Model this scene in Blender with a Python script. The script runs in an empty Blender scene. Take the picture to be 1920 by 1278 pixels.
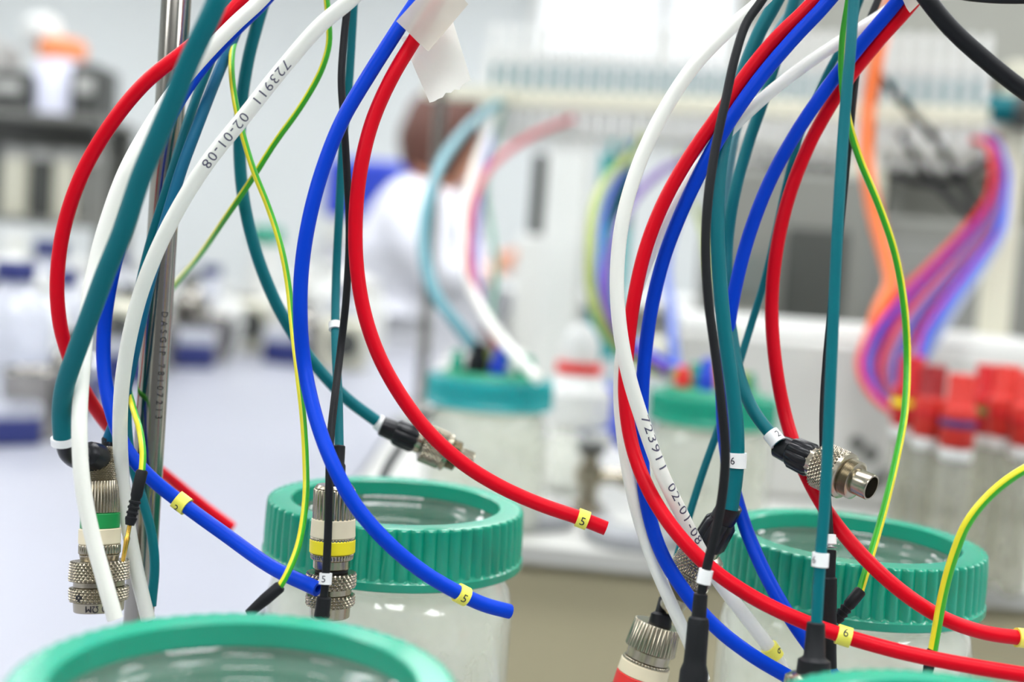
import bpy, bmesh, math, random
from mathutils import Vector, Matrix
random.seed(7)
PI = math.pi
# ------------------------------------------------------------------ camera
FPX, CX, CY = 2300.0, 960.0, 639.0
PITCH, ROLL = math.radians(4.2), math.radians(4.2)
BENCH = 0.90
CAM = Vector((0, 0, BENCH + 0.209))
_f = Vector((0, math.cos(PITCH), -math.sin(PITCH)))
_r0 = Vector((1, 0, 0)); _u0 = Vector((0, math.sin(PITCH), math.cos(PITCH)))
_r = _r0 * math.cos(ROLL) + _u0 * math.sin(ROLL)
_u = -_r0 * math.sin(ROLL) + _u0 * math.cos(ROLL)
scene = bpy.context.scene
col = scene.collection
cam_d = bpy.data.cameras.new('camera'); cam = bpy.data.objects.new('camera', cam_d); col.objects.link(cam)
cam_d.sensor_width = 36; cam_d.lens = 36 * FPX / 1920; cam_d.clip_start = 0.02; cam_d.clip_end = 60
M = Matrix((( _r.x, _u.x, -_f.x, CAM.x), (_r.y, _u.y, -_f.y, CAM.y), (_r.z, _u.z, -_f.z, CAM.z), (0, 0, 0, 1)))
cam.matrix_world = M
cam_d.dof.use_dof = True; cam_d.dof.focus_distance = 0.388; cam_d.dof.aperture_fstop = 5.4
scene.camera = cam
# ------------------------------------------------------------------ light and exposure
w = bpy.data.worlds.new('world'); scene.world = w; w.use_nodes = True
w.node_tree.nodes['Background'].inputs[0].default_value = (0.93, 0.96, 1.0, 1)
w.node_tree.nodes['Background'].inputs[1].default_value = 0.25
PANEL_STRENGTH = 17.0
vs = scene.view_settings
vs.view_transform = 'Standard'; vs.look = 'None'; vs.gamma = 1; vs.exposure = 0.15; vs.use_curve_mapping = False

def P(px, py, d):
    return CAM + _f * d + _r * ((px - CX) / FPX * d) - _u * ((py - CY) / FPX * d)
def PZ(px, py, z):
    v = _f + _r * ((px - CX) / FPX) - _u * ((py - CY) / FPX)
    return CAM + v * ((z - CAM.z) / v.z)
# ------------------------------------------------------------------ materials
def lin(c):
    return tuple(((x / 255) / 12.92 if x / 255 <= 0.04045 else ((x / 255 + 0.055) / 1.055) ** 2.4) for x in c)
def mat(name, rgb, rough=0.5, metal=0.0, var=0.06, scale=40.0, bump=0.0, spec=0.5, emit=0.0, transl=0.0, stretch=None):
    m = bpy.data.materials.new(name); m.use_nodes = True
    nt = m.node_tree; b = nt.nodes['Principled BSDF']
    c = lin(rgb)
    tc = nt.nodes.new('ShaderNodeTexCoord'); nz = nt.nodes.new('ShaderNodeTexNoise')
    nz.inputs['Scale'].default_value = scale; nz.inputs['Detail'].default_value = 3
    if stretch:
        mp = nt.nodes.new('ShaderNodeMapping'); mp.inputs['Scale'].default_value = stretch
        nt.links.new(tc.outputs['Object'], mp.inputs[0]); nt.links.new(mp.outputs[0], nz.inputs['Vector'])
    else:
        nt.links.new(tc.outputs['Object'], nz.inputs['Vector'])
    mx = nt.nodes.new('ShaderNodeMix'); mx.data_type = 'RGBA'
    mx.inputs[6].default_value = (*[max(0, x * (1 - var)) for x in c], 1)
    mx.inputs[7].default_value = (*[min(1, x * (1 + var)) for x in c], 1)
    nt.links.new(nz.outputs['Fac'], mx.inputs[0]); nt.links.new(mx.outputs[2], b.inputs['Base Color'])
    b.inputs['Roughness'].default_value = rough; b.inputs['Metallic'].default_value = metal
    b.inputs['Specular IOR Level'].default_value = spec
    if bump:
        bp = nt.nodes.new('ShaderNodeBump'); bp.inputs['Strength'].default_value = bump; bp.inputs['Distance'].default_value = 0.001
        nt.links.new(nz.outputs['Fac'], bp.inputs['Height']); nt.links.new(bp.outputs[0], b.inputs['Normal'])
    if emit:
        b.inputs['Emission Color'].default_value = (*c, 1); b.inputs['Emission Strength'].default_value = emit
    if transl:
        tr = nt.nodes.new('ShaderNodeBsdfTranslucent'); ms = nt.nodes.new('ShaderNodeMixShader'); ms.inputs[0].default_value = transl
        nt.links.new(mx.outputs[2], tr.inputs['Color'])
        nt.links.new(b.outputs[0], ms.inputs[1]); nt.links.new(tr.outputs[0], ms.inputs[2])
        nt.links.new(ms.outputs[0], nt.nodes['Material Output'].inputs['Surface'])
    return m
def glass_mat(name, tint, haze=0.2, rough=0.03, see=0.97):
    m = bpy.data.materials.new(name); m.use_nodes = True
    nt = m.node_tree; nt.nodes.remove(nt.nodes['Principled BSDF'])
    t = nt.nodes.new('ShaderNodeBsdfTransparent'); t.inputs[0].default_value = (*[see * x for x in lin(tint)], 1)
    d = nt.nodes.new('ShaderNodeBsdfDiffuse'); d.inputs[0].default_value = (*lin(tint), 1)
    tl = nt.nodes.new('ShaderNodeBsdfTranslucent'); tl.inputs[0].default_value = (*lin(tint), 1)
    g = nt.nodes.new('ShaderNodeBsdfGlossy'); g.inputs['Roughness'].default_value = rough
    a1 = nt.nodes.new('ShaderNodeMixShader'); a2 = nt.nodes.new('ShaderNodeMixShader'); a3 = nt.nodes.new('ShaderNodeMixShader')
    fr = nt.nodes.new('ShaderNodeFresnel'); 
    ge = nt.nodes.new('ShaderNodeNewGeometry'); io = nt.nodes.new('ShaderNodeMapRange')
    io.inputs[3].default_value = 1.46; io.inputs[4].default_value = 1 / 1.46
    nt.links.new(ge.outputs['Backfacing'], io.inputs[0]); nt.links.new(io.outputs[0], fr.inputs['IOR'])
    nz = nt.nodes.new('ShaderNodeTexNoise'); nz.inputs['Scale'].default_value = 25; nz.inputs['Detail'].default_value = 4
    tc = nt.nodes.new('ShaderNodeTexCoord'); nt.links.new(tc.outputs['Object'], nz.inputs['Vector'])
    mr = nt.nodes.new('ShaderNodeMapRange'); mr.inputs[1].default_value = 0.3; mr.inputs[2].default_value = 0.7
    mr.inputs[3].default_value = haze * 0.7; mr.inputs[4].default_value = haze * 1.3
    nt.links.new(nz.outputs['Fac'], mr.inputs[0]); nt.links.new(mr.outputs[0], a2.inputs[0])
    a1.inputs[0].default_value = 0.5
    nt.links.new(d.outputs[0], a1.inputs[1]); nt.links.new(tl.outputs[0], a1.inputs[2])
    nt.links.new(t.outputs[0], a2.inputs[1]); nt.links.new(a1.outputs[0], a2.inputs[2])
    nt.links.new(fr.outputs[0], a3.inputs[0]); nt.links.new(a2.outputs[0], a3.inputs[1]); nt.links.new(g.outputs[0], a3.inputs[2])
    nt.links.new(a3.outputs[0], nt.nodes['Material Output'].inputs['Surface'])
    return m
RED = mat('red_tubing', (206, 0, 26), 0.4, scale=60, spec=0.14)
BLUE = mat('blue_tubing', (0, 60, 192), 0.4, scale=60, spec=0.12)
WHITE = mat('white_tubing', (244, 244, 236), 0.35, var=0.02, transl=0.3)
TEAL = mat('teal_jacket', (0, 102, 110), 0.42, scale=50, spec=0.2)
TEAL2 = mat('blue_teal_jacket', (12, 94, 126), 0.42, scale=50, spec=0.2)
BLACK = mat('black_rubber', (24, 25, 27), 0.5, spec=0.2)
BLACKG = mat('black_plastic', (24, 25, 28), 0.3, spec=0.3)
GREENW = mat('earth_wire_green', (52, 170, 28), 0.35)
YELLOWW = mat('earth_wire_yellow', (226, 216, 40), 0.35)
STEEL = mat('brushed_steel', (158, 154, 146), 0.18, 1.0, var=0.1, scale=30, stretch=(1, 1, .05))
NICKEL = mat('nickel_plate', (168, 160, 142), 0.25, 1.0, var=0.06)
GOLD = mat('gold_pin', (226, 180, 80), 0.25, 1.0)
HOLESHADE = mat('hole_shade', (12, 12, 14), 0.6)  # near-black colour stands in for shade inside the hole, groove and sockets
YTAG = mat('yellow_tag', (238, 230, 90), 0.45)
WTAG = mat('white_tag', (238, 238, 236), 0.45, var=0.02)
INK = mat('black_ink', (30, 28, 40), 0.6)
INKGREY = mat('grey_ink', (78, 76, 96), 0.6)
ETCH = mat('etched_grey', (34, 33, 33), 0.6)
CREAMRING = mat('cream_ring', (226, 214, 182), 0.5)
GREENRING = mat('green_ring', (0, 140, 66), 0.45)
YELLOWRING = mat('yellow_ring', (240, 222, 20), 0.45)
REDRING = mat('red_ring', (222, 40, 36), 0.45)
LIDG = mat('green_lid_plastic', (6, 146, 116), 0.25, var=0.05, scale=30, spec=0.6)
LIDT = mat('teal_lid_plastic', (0, 150, 152), 0.22, var=0.05, scale=30, spec=0.75)
GLASS = glass_mat('jar_glass', (250, 251, 246), 0.30, see=0.99)  # milky haze stands in for bright surroundings the jar body would refract
NECKGLASS = glass_mat('jar_neck_glass', (246, 250, 246), 0.13, see=0.98)
TUBEGLASS = glass_mat('tube_glass', (238, 238, 232), 0.25)
TAPE = glass_mat('masking_tape', (236, 232, 222), 0.62, 0.6)
TAPE2 = mat('white_paper_tape', (253, 252, 245), 0.7, var=0.01, bump=0.2, scale=300, transl=0.3)
BENCHW = mat('white_laminate', (146, 148, 157), 0.4, var=0.02, scale=6)
PANELB = mat('beige_panel', (186, 178, 146), 0.6, var=0.12, scale=7, stretch=(1, 1, .35))
WALLG = mat('pale_grey_wall', (204, 208, 207), 0.8, var=0.03, scale=2)
CEILW = mat('ceiling_white', (236, 236, 234), 0.8, var=0.02)
FLOORG = mat('grey_vinyl', (150, 150, 150), 0.5, var=0.06, scale=8)
CREAM = mat('cream_plastic', (204, 202, 182), 0.5, var=0.03)
OFFW = mat('off_white_plastic', (214, 215, 210), 0.45, var=0.02)
LGREY = mat('light_grey_enamel', (186, 186, 180), 0.45, var=0.03, scale=6)
MGREY = mat('mid_grey_enamel', (120, 120, 114), 0.5, var=0.06, scale=6)
DGREY = mat('dark_grey_plastic', (62, 64, 60), 0.5, var=0.08, scale=8)
BLUEP = mat('blue_plastic', (30, 62, 190), 0.4)
NAVYP = mat('navy_plastic', (34, 44, 104), 0.45)
ORANGE = mat('orange_rubber', (226, 106, 28), 0.45)
PEACH = mat('peach_plastic', (244, 150, 96), 0.5)
REDCAP = mat('red_screw_cap', (188, 14, 20), 0.45)
REDCAP2 = mat('dark_red_knob', (140, 14, 18), 0.5)
CORAL = mat('coral_screw_cap', (200, 44, 32), 0.45)
PURPLE = mat('purple_tubing', (84, 30, 132), 0.4)
PINK = mat('pink_tubing', (150, 64, 90), 0.4)
PALEBLUE = mat('pale_blue_tubing', (66, 92, 170), 0.4)
PALETEAL = mat('pale_teal_tubing', (78, 136, 146), 0.4)
OLIVE = mat('yellow_green_tubing', (138, 152, 48), 0.4)
SKIN = mat('skin', (226, 166, 134), 0.55)
HAIR = mat('brown_hair', (84, 48, 36), 0.6, var=0.25, scale=60, stretch=(1, 1, .15))
COAT = mat('white_cotton', (222, 223, 230), 0.8, var=0.02, scale=8)
TROUS = mat('dark_trousers', (52, 56, 70), 0.8)
SHOE = mat('black_shoe', (30, 30, 30), 0.5)
LAMP = mat('lamp_diffuser', (250, 252, 255), 0.5, var=0.0, emit=PANEL_STRENGTH)
GLOWPANE = mat('glow_pane', (250, 252, 255), 0.5, var=0.0, emit=0.22)  # pane emits on its own to give the glow above the rail
# ------------------------------------------------------------------ object helpers
ORG = {}
def empty(name, loc):
    o = bpy.data.objects.new(name, None); col.objects.link(o); o.location = loc; o.empty_display_size = 0.02
    ORG[o] = Vector(loc); return o
def tag(o, label=None, cat=None, group=None, kind=None):
    if label: o['label'] = label
    if cat: o['category'] = cat
    if group: o['group'] = group
    if kind: o['kind'] = kind
    return o
def mk(name, V, F, m, parent=None, smooth=True, mi=None, mats=None):
    og = ORG.get(parent, Vector((0, 0, 0)))
    me = bpy.data.meshes.new(name); me.from_pydata([tuple(Vector(v) - og) for v in V], [], F)
    for mm in (mats or [m]): me.materials.append(mm)
    if mi: me.polygons.foreach_set('material_index', mi)
    if smooth: me.polygons.foreach_set('use_smooth', [True] * len(me.polygons))
    me.update()
    o = bpy.data.objects.new(name, me); col.objects.link(o)
    if smooth:
        try: me.set_sharp_from_angle(angle=math.radians(38))
        except Exception: pass
    if parent: o.parent = parent; ORG[o] = og
    return o
def thing(name, loc, label, cat, group=None):
    return tag(empty(name, loc), label, cat, group)
def copy_tree(o, parent=None):
    c = o.copy(); col.objects.link(c)
    if parent: c.parent = parent
    for ch in list(o.children): copy_tree(ch, c)
    return c
class MB:
    def __init__(s): s.V = []; s.F = []
    def add(s, V, F):
        n = len(s.V); s.V += [Vector(v) for v in V]; s.F += [tuple(i + n for i in f) for f in F]; return s
    def box(s, c, size, rz=0, ch=0.0):
        c = Vector(c); hx, hy, hz = [x / 2 for x in size]; R = Matrix.Rotation(rz, 3, 'Z')
        k = min(ch, hx * .9, hy * .9)
        if k <= 0: ring = [(-hx, -hy), (hx, -hy), (hx, hy), (-hx, hy)]
        else: ring = [(-hx + k, -hy), (hx - k, -hy), (hx, -hy + k), (hx, hy - k), (hx - k, hy), (-hx + k, hy), (-hx, hy - k), (-hx, -hy + k)]
        n = len(ring); kz = min(k, hz * .9)
        lv = [(-hz, 1 if k <= 0 else .0)] if k <= 0 else None
        V = []; F = []
        if k <= 0:
            for z in (-hz, hz): V += [c + R @ Vector((x, y, z)) for x, y in ring]
            rows = 2
        else:
            for z, sh in ((-hz, kz), (-hz + kz, 0), (hz - kz, 0), (hz, kz)):
                V += [c + R @ Vector((x * (1 - sh / hx), y * (1 - sh / hy), z)) for x, y in ring]
            rows = 4
        for a in range(rows - 1):
            for i in range(n):
                j = (i + 1) % n; F.append((a * n + i, a * n + j, (a + 1) * n + j, (a + 1) * n + i))
        F.append(tuple(reversed(range(n)))); F.append(tuple(range((rows - 1) * n, rows * n)))
        return s.add(V, F)
    def lathe(s, prof, A=(0, 0, 0), ax=(0, 0, 1), segs=32, fn=None, close=True, ref=None):
        A = Vector(A); ax = Vector(ax).normalized()
        e1 = Vector(ref) if ref else (Vector((0, 0, 1)) if abs(ax.z) < .9 else Vector((1, 0, 0)))
        e1 = (e1 - ax * e1.dot(ax)).normalized(); e2 = ax.cross(e1)
        V = []; F = []
        for k, (r, t) in enumerate(prof):
            for i in range(segs):
                th = 2 * PI * i / segs
                rr = r + (fn(th, t, k) if fn else 0)
                V.append(A + ax * t + (e1 * math.cos(th) + e2 * math.sin(th)) * rr)
        for a in range(len(prof) - 1):
            for i in range(segs):
                j = (i + 1) % segs; F.append((a * segs + i, a * segs + j, (a + 1) * segs + j, (a + 1) * segs + i))
        if close:
            F.append(tuple(reversed(range(segs)))); L = (len(prof) - 1) * segs; F.append(tuple(range(L, L + segs)))
        return s.add(V, F)
    def build(s, name, m, parent=None, smooth=True): return mk(name, s.V, s.F, m, parent, smooth)
def box_thing(name, c, size, m, label, cat, rz=0, ch=0.004, group=None):
    o = MB().box(c, size, rz, ch).build(name, m, None, False); return tag(o, label, cat, group)
# ------------------------------------------------------------------ swept cables
class Path:
    def __init__(s, pts, step=0.002):
        pts = [Vector(p) for p in pts]
        q = [pts[0] * 2 - pts[1]] + pts + [pts[-1] * 2 - pts[-2]]
        d = []
        for i in range(1, len(q) - 2):
            p0, p1, p2, p3 = q[i - 1:i + 3]
            t0 = 0; t1 = max((p1 - p0).length, 1e-6) ** .5; t2 = t1 + max((p2 - p1).length, 1e-6) ** .5; t3 = t2 + max((p3 - p2).length, 1e-6) ** .5
            for k in range(24):
                t = t1 + (t2 - t1) * k / 24
                A1 = p0 * ((t1 - t) / t1) + p1 * (t / t1)
                A2 = p1 * ((t2 - t) / (t2 - t1)) + p2 * ((t - t1) / (t2 - t1))
                A3 = p2 * ((t3 - t) / (t3 - t2)) + p3 * ((t - t2) / (t3 - t2))
                B1 = A1 * ((t2 - t) / t2) + A2 * (t / t2)
                B2 = A2 * ((t3 - t) / (t3 - t1)) + A3 * ((t - t1) / (t3 - t1))
                d.append(B1 * ((t2 - t) / (t2 - t1)) + B2 * ((t - t1) / (t2 - t1)))
        d.append(pts[-1])
        for _ in range(6):
            d = [d[0]] + [(d[i - 1] + d[i] * 2 + d[i + 1]) / 4 for i in range(1, len(d) - 1)] + [d[-1]]
        s.cum = [0]
        for a, b in zip(d, d[1:]): s.cum.append(s.cum[-1] + (b - a).length)
        s.d = d; s.L = s.cum[-1]
        n = max(4, int(s.L / step)); s.P = [s._at(s.L * i / n) for i in range(n + 1)]; s.n = n
        s.T = [(s.P[min(i + 1, n)] - s.P[max(i - 1, 0)]).normalized() for i in range(n + 1)]
        v = (CAM - s.P[0]); v = (v - s.T[0] * v.dot(s.T[0])).normalized(); s.N = [v]
        for i in range(1, n + 1):
            v = s.N[-1] - s.T[i] * s.N[-1].dot(s.T[i]); s.N.append(v.normalized())
    def _at(s, x):
        import bisect
        i = min(max(bisect.bisect_right(s.cum, x) - 1, 0), len(s.d) - 2)
        L = s.cum[i + 1] - s.cum[i]
        return s.d[i].lerp(s.d[i + 1], (x - s.cum[i]) / L if L > 0 else 0)
    def frame(s, x):            # point, tangent, normal towards the viewer's side, binormal
        p = s._at(x); e = 0.0015
        t = (s._at(min(x + e, s.L)) - s._at(max(x - e, 0))).normalized()
        v = CAM - p; nrm = (v - t * v.dot(t)).normalized()
        return p, t, nrm, t.cross(nrm)
    def nearest(s, px, py):
        best = (1e9, 0)
        for i, p in enumerate(s.P):
            v = p - CAM; z = v.dot(_f); x = CX + FPX * v.dot(_r) / z; y = CY - FPX * v.dot(_u) / z
            q = (x - px) ** 2 + (y - py) ** 2
            if q < best[0]: best = (q, s.L * i / s.n)
        return best[1]
def sweep(name, path, r, m, parent, segs=14, hollow=0.0, second=None, split=0.5, phase=0.0, twist=0.0, s0=0, s1=None):
    V = []; F = []; mi = []
    n = path.n
    for i in range(n + 1):
        p, t, nn = path.P[i], path.T[i], path.N[i]; b = t.cross(nn)
        for k in range(segs):
            a = 2 * PI * k / segs + twist * path.L * i / n + phase
            V.append(p + (nn * math.cos(a) + b * math.sin(a)) * r)
    for i in range(n):
        for k in range(segs):
            j = (k + 1) % segs
            F.append((i * segs + k, i * segs + j, (i + 1) * segs + j, (i + 1) * segs + k)); mi.append(1 if (second and k < segs * split) else 0)
    for e, i in ((0, 0), (1, n)):
        base = i * segs
        if hollow > 0:
            p, t, nn = path.P[i], path.T[i], path.N[i]; b = t.cross(nn); sg = 1 if e == 0 else -1
            st = len(V)
            for dpt in (0.0, 0.006):
                for k in range(segs):
                    a = 2 * PI * k / segs + twist * path.L * i / n + phase
                    V.append(p + t * (sg * dpt) + (nn * math.cos(a) + b * math.sin(a)) * (r * hollow))
            for k in range(segs):
                j = (k + 1) % segs
                for q in ((base + k, base + j, st + j, st + k), (st + k, st + j, st + segs + j, st + segs + k)):
                    F.append(q if e else tuple(reversed(q))); mi.append(0)
            F.append(tuple(range(st + segs, st + 2 * segs))); mi.append(0)
        else:
            F.append(tuple(range(base, base + segs)) if e else tuple(reversed(range(base, base + segs)))); mi.append(0)
    return mk(name, V, F, m, parent, True, mi if second else None, [m, second] if second else None)
def text_mesh(s, sp=1.0):
    cu = bpy.data.curves.new('t', 'FONT'); cu.body = s; cu.align_x = 'LEFT'; cu.align_y = 'CENTER'; cu.resolution_u = 3; cu.space_character = sp
    o = bpy.data.objects.new('t', cu); col.objects.link(o)
    dg = bpy.context.evaluated_depsgraph_get(); me = bpy.data.meshes.new_from_object(o.evaluated_get(dg))
    bm = bmesh.new(); bm.from_mesh(me); bmesh.ops.triangulate(bm, faces=bm.faces[:])
    for _ in range(2):
        bmesh.ops.subdivide_edges(bm, edges=[e for e in bm.edges if e.calc_length() > 0.12], cuts=1)
    bmesh.ops.triangulate(bm, faces=bm.faces[:])
    V = [(v.co.x, v.co.y) for v in bm.verts]; F = [tuple(v.index for v in f.verts) for f in bm.faces]
    bm.free(); bpy.data.objects.remove(o); bpy.data.curves.remove(cu); bpy.data.meshes.remove(me)
    xs = [v[0] for v in V]; x0 = min(xs); ys = [v[1] for v in V]; ym = (min(ys) + max(ys)) / 2; h = max(ys) - min(ys)
    return [((x - x0) / h, (y - ym) / h) for x, y in V], F, (max(xs) - x0) / h
def print_on(path, text, s_start, size, r, m, parent, ang=0.0, length=None, name='print', across=0, centre=False, sp=1.0):
    V, F, W = text_mesh(text, sp); kx = (length / W) if length else size
    out = []
    for x, y in V:
        if across: along, ar = y * size * across, (x - W / 2) * size * across
        else: along, ar = (x - (W / 2 if centre else 0)) * kx, -y * size
        p, t, nn, b = path.frame(s_start + along)
        a = ar / r + ang
        out.append(p + (nn * math.cos(a) + b * math.sin(a)) * (r + 0.00008))
    return mk(name, out, F, m, parent, False)
def ring_on(path, s, w_, r_in, m, parent, text=None, ang=0.0, name='number_ring', size=0.0026, gap=True, ink=INK, mode=0):
    V = []; F = []; segs = 20; rows = 5; r_out = r_in + 0.0007
    span = 2 * PI * (0.86 if gap else 1.0)
    st = PI - span / 2
    for i in range(rows):
        p, t, nn, b = path.frame(s - w_ / 2 + w_ * i / (rows - 1))
        for rr in (r_out, r_in - 0.0001):
            for k in range(segs + 1):
                a = ang + PI + st + span * k / segs
                V.append(p + (nn * math.cos(a) + b * math.sin(a)) * rr)
    C = (segs + 1) * 2
    for i in range(rows - 1):
        for k in range(segs):
            a = i * C + k; F.append((a, a + 1, a + C + 1, a + C))
            a2 = a + segs + 1; F.append((a2, a2 + C, a2 + C + 1, a2 + 1))
        a = i * C; F.append((a, a + C, a + C + segs + 1, a + segs + 1))
        a = i * C + segs; F.append((a, a + segs + 1, a + C + segs + 1, a + C))
    for i in (0, rows - 1):
        for k in range(segs):
            a = i * C + k; F.append((a, a + segs + 1, a + segs + 2, a + 1))
    o = mk(name, V, F, m, parent)
    if text:
        print_on(path, text, s, size, r_out, ink, o, ang=ang, name='digit', across=mode, centre=True)
    return o
def up_ext(p1, p0, L=0.20, bias=0.25):
    """points that carry a cable on above the picture, bending gently upwards"""
    t = (p1 - p0).normalized(); out = []; p = p1.copy()
    for k in range(3):
        t = (t + Vector((0, 0.0, bias))).normalized(); p = p + t * (L / 3); out.append(p.copy())
    return out
def pathpx(pts, top=True, step=0.002):
    W = [P(*p) for p in pts]
    if top: W = list(reversed(up_ext(W[0], W[1]))) + W
    return Path(W, step)
def cable(name, pts, r, m, label, cat='cable', part='cord', top=True, **kw):
    pa = pathpx(pts, top)
    t = thing(name, pa.P[-1], label, cat)
    sweep(part, pa, r, m, t, **kw)
    return t, pa
# lathe pieces strung along an axis from A to B, measured in metres
def knurl(n, k, amp):
    def f(th, t, i): return amp * (abs(math.sin(n * th / 2 + k * t)) * abs(math.sin(n * th / 2 - k * t)))
    return f
def ridge(n, amp):
    def f(th, t, i): return amp * (0.5 + 0.5 * math.cos(n * th)) ** .4
    return f
def lin_prof(r, a, b, rows, ch=0.0003):
    return [(r - ch, a)] + [(r, a + ch + (b - a - 2 * ch) * i / (rows - 1)) for i in range(rows)] + [(r - ch, b)]
def axis_of(pa, pb): A = P(*pa); B = P(*pb); return A, (B - A).normalized(), (B - A).length
# ================================================================== room
def quad_struct(name, V, m):
    o = mk(name, V, [(0, 1, 2, 3)], m, None, False); return tag(o, kind='structure')
def slab_struct(name, c, size, m):
    return tag(MB().box(c, size).build(name, m, None, False), kind='structure')
XL, XR, YB, YF, ZC = -4.2, 4.4, 6.2, -3.2, 2.9
slab_struct('floor', ((XL + XR) / 2, (YB + YF) / 2, -0.05), (XR - XL, YB - YF, 0.1), FLOORG)
slab_struct('ceiling', ((XL + XR) / 2, (YB + YF) / 2, ZC + 0.05), (XR - XL, YB - YF, 0.1), CEILW)
slab_struct('wall_left', (XL - 0.05, (YB + YF) / 2, ZC / 2), (0.1, YB - YF, ZC), WALLG)
slab_struct('wall_right', (XR + 0.05, (YB + YF) / 2, ZC / 2), (0.1, YB - YF, ZC), WALLG)
slab_struct('wall_back', ((XL + XR) / 2, YB + 0.05, ZC / 2), (XR - XL, 0.1, ZC), WALLG)
slab_struct('baseboard_back', ((XL + XR) / 2, YB - 0.008, 0.05), (XR - XL, 0.016, 0.1), MGREY)
# window added in the back wall for the bright blurred glow above the rail
wx = P(1240, 60, 6.1)
win = tag(empty('window_1', (wx.x, YB, 1.6)), kind='structure')
fr = MB()
for dx in (-0.62, 0, 0.62): fr.box((wx.x + dx, YB - 0.03, 2.30), (0.05, 0.06, 0.7))
for z in (1.96, 2.64): fr.box((wx.x, YB - 0.03, z), (1.29, 0.06, 0.05))
fr.build('window_frame', OFFW, win, False)
for dx in (-0.31, 0.31): MB().box((wx.x + dx, YB - 0.02, 2.30), (0.57, 0.012, 0.64)).build('pane', GLOWPANE, win, False)
MB().box((wx.x, YB - 0.06, 1.92), (1.4, 0.14, 0.03)).build('window_sill', OFFW, win, False)
# ceiling lights
k = 0
for y in (-1.6, 0.4, 2.4, 4.6):
    for x in (-2.4, 0.1, 2.6):
        t = thing('ceiling_light', (x, y, ZC), 'long flush ceiling light panel with a white frame above the benches', 'ceiling light', 'ceiling lights')
        f = MB()
        for dx, dy, sx, sy in ((0, .31, 1.3, .04), (0, -.31, 1.3, .04), (.64, 0, .04, .6), (-.64, 0, .04, .6)): f.box((x + dx, y + dy, ZC - 0.02), (sx, sy, 0.04))
        f.build('frame', OFFW, t, False); MB().box((x, y, ZC - 0.012), (1.24, .58, 0.02)).build('diffuser', LAMP, t, False)
# ================================================================== benches
def poly_slab(mb, pts, z0, z1):
    n = len(pts); V = [(x, y, z0) for x, y in pts] + [(x, y, z1) for x, y in pts]
    F = [tuple(reversed(range(n))), tuple(range(n, 2 * n))] + [(i, (i + 1) % n, n + (i + 1) % n, n + i) for i in range(n)]
    return mb.add(V, F)
LBX = -0.128
tb = thing('lab_bench', (-1.2, 0.9, 0), 'long white laminate bench running back on the left side', 'bench')
poly_slab(MB(), [(-2.4, -0.4), (LBX, -0.4), (LBX, 2.35), (-2.4, 2.35)], BENCH - 0.03, BENCH).build('worktop', BENCHW, tb, False)
MB().box((-1.25, 0.97, 0.435), (2.1, 2.6, 0.87)).build('cabinet_base', LGREY, tb, False)
e0 = PZ(985, 1022, BENCH); e1 = PZ(1240, 1046, BENCH)
ed = (e1 - e0).normalized(); ed.z = 0; ed.normalize(); en = Vector((-ed.y, ed.x, 0))
RZ = math.atan2(ed.y, ed.x)
def on_edge(x): return e0 + ed * ((x - e0.x) / ed.x)
c0 = on_edge(LBX + 0.004); c1 = on_edge(1.7)
tf = thing('lab_bench', (c0.x, c0.y, 0), 'white bench with pale front edge and beige panel, holding the far jars', 'bench')
bk0 = (LBX + 0.004, 2.45); bk1 = (c1.x + en.x * 2.2, c1.y + en.y * 2.2)
poly_slab(MB(), [(c0.x, c0.y), (c1.x, c1.y), bk1, bk0], BENCH - 0.0125, BENCH).build('worktop', LGREY, tf, False)
q0 = c0 + en * 0.012; q1 = c1 + en * 0.012
poly_slab(MB(), [(q0.x, q0.y), (q1.x, q1.y), (q1.x + en.x * .02, q1.y + en.y * .02), (q0.x + en.x * .02, q0.y + en.y * .02)], 0.0, BENCH - 0.0125).build('front_panel', PANELB, tf, False)
q2 = (LBX + .05, 2.4); q3 = (bk1[0] - .05, bk1[1] - .05)
poly_slab(MB(), [(q0.x + en.x * .03, q0.y + en.y * .03), (q1.x + en.x * .03, q1.y + en.y * .03), q3, q2], 0.0, BENCH - 0.013).build('cabinet_base', LGREY, tf, False)
tn = thing('lab_bench', (0.6, 0.1, 0), 'near white bench under the open green-lidded jars', 'bench')
poly_slab(MB(), [(LBX + 0.004, -0.4), (1.5, -0.4), (1.5, 0.55), (LBX + 0.004, 0.55)], BENCH - 0.03, BENCH).build('worktop', BENCHW, tn, False)
for x, y in ((-.06, -.34), (1.44, -.34), (1.44, .49), (-.06, .49)): MB().box((x, y, 0.435), (.05, .05, .87), 0, .004).build('leg', MGREY, tn, False)
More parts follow.
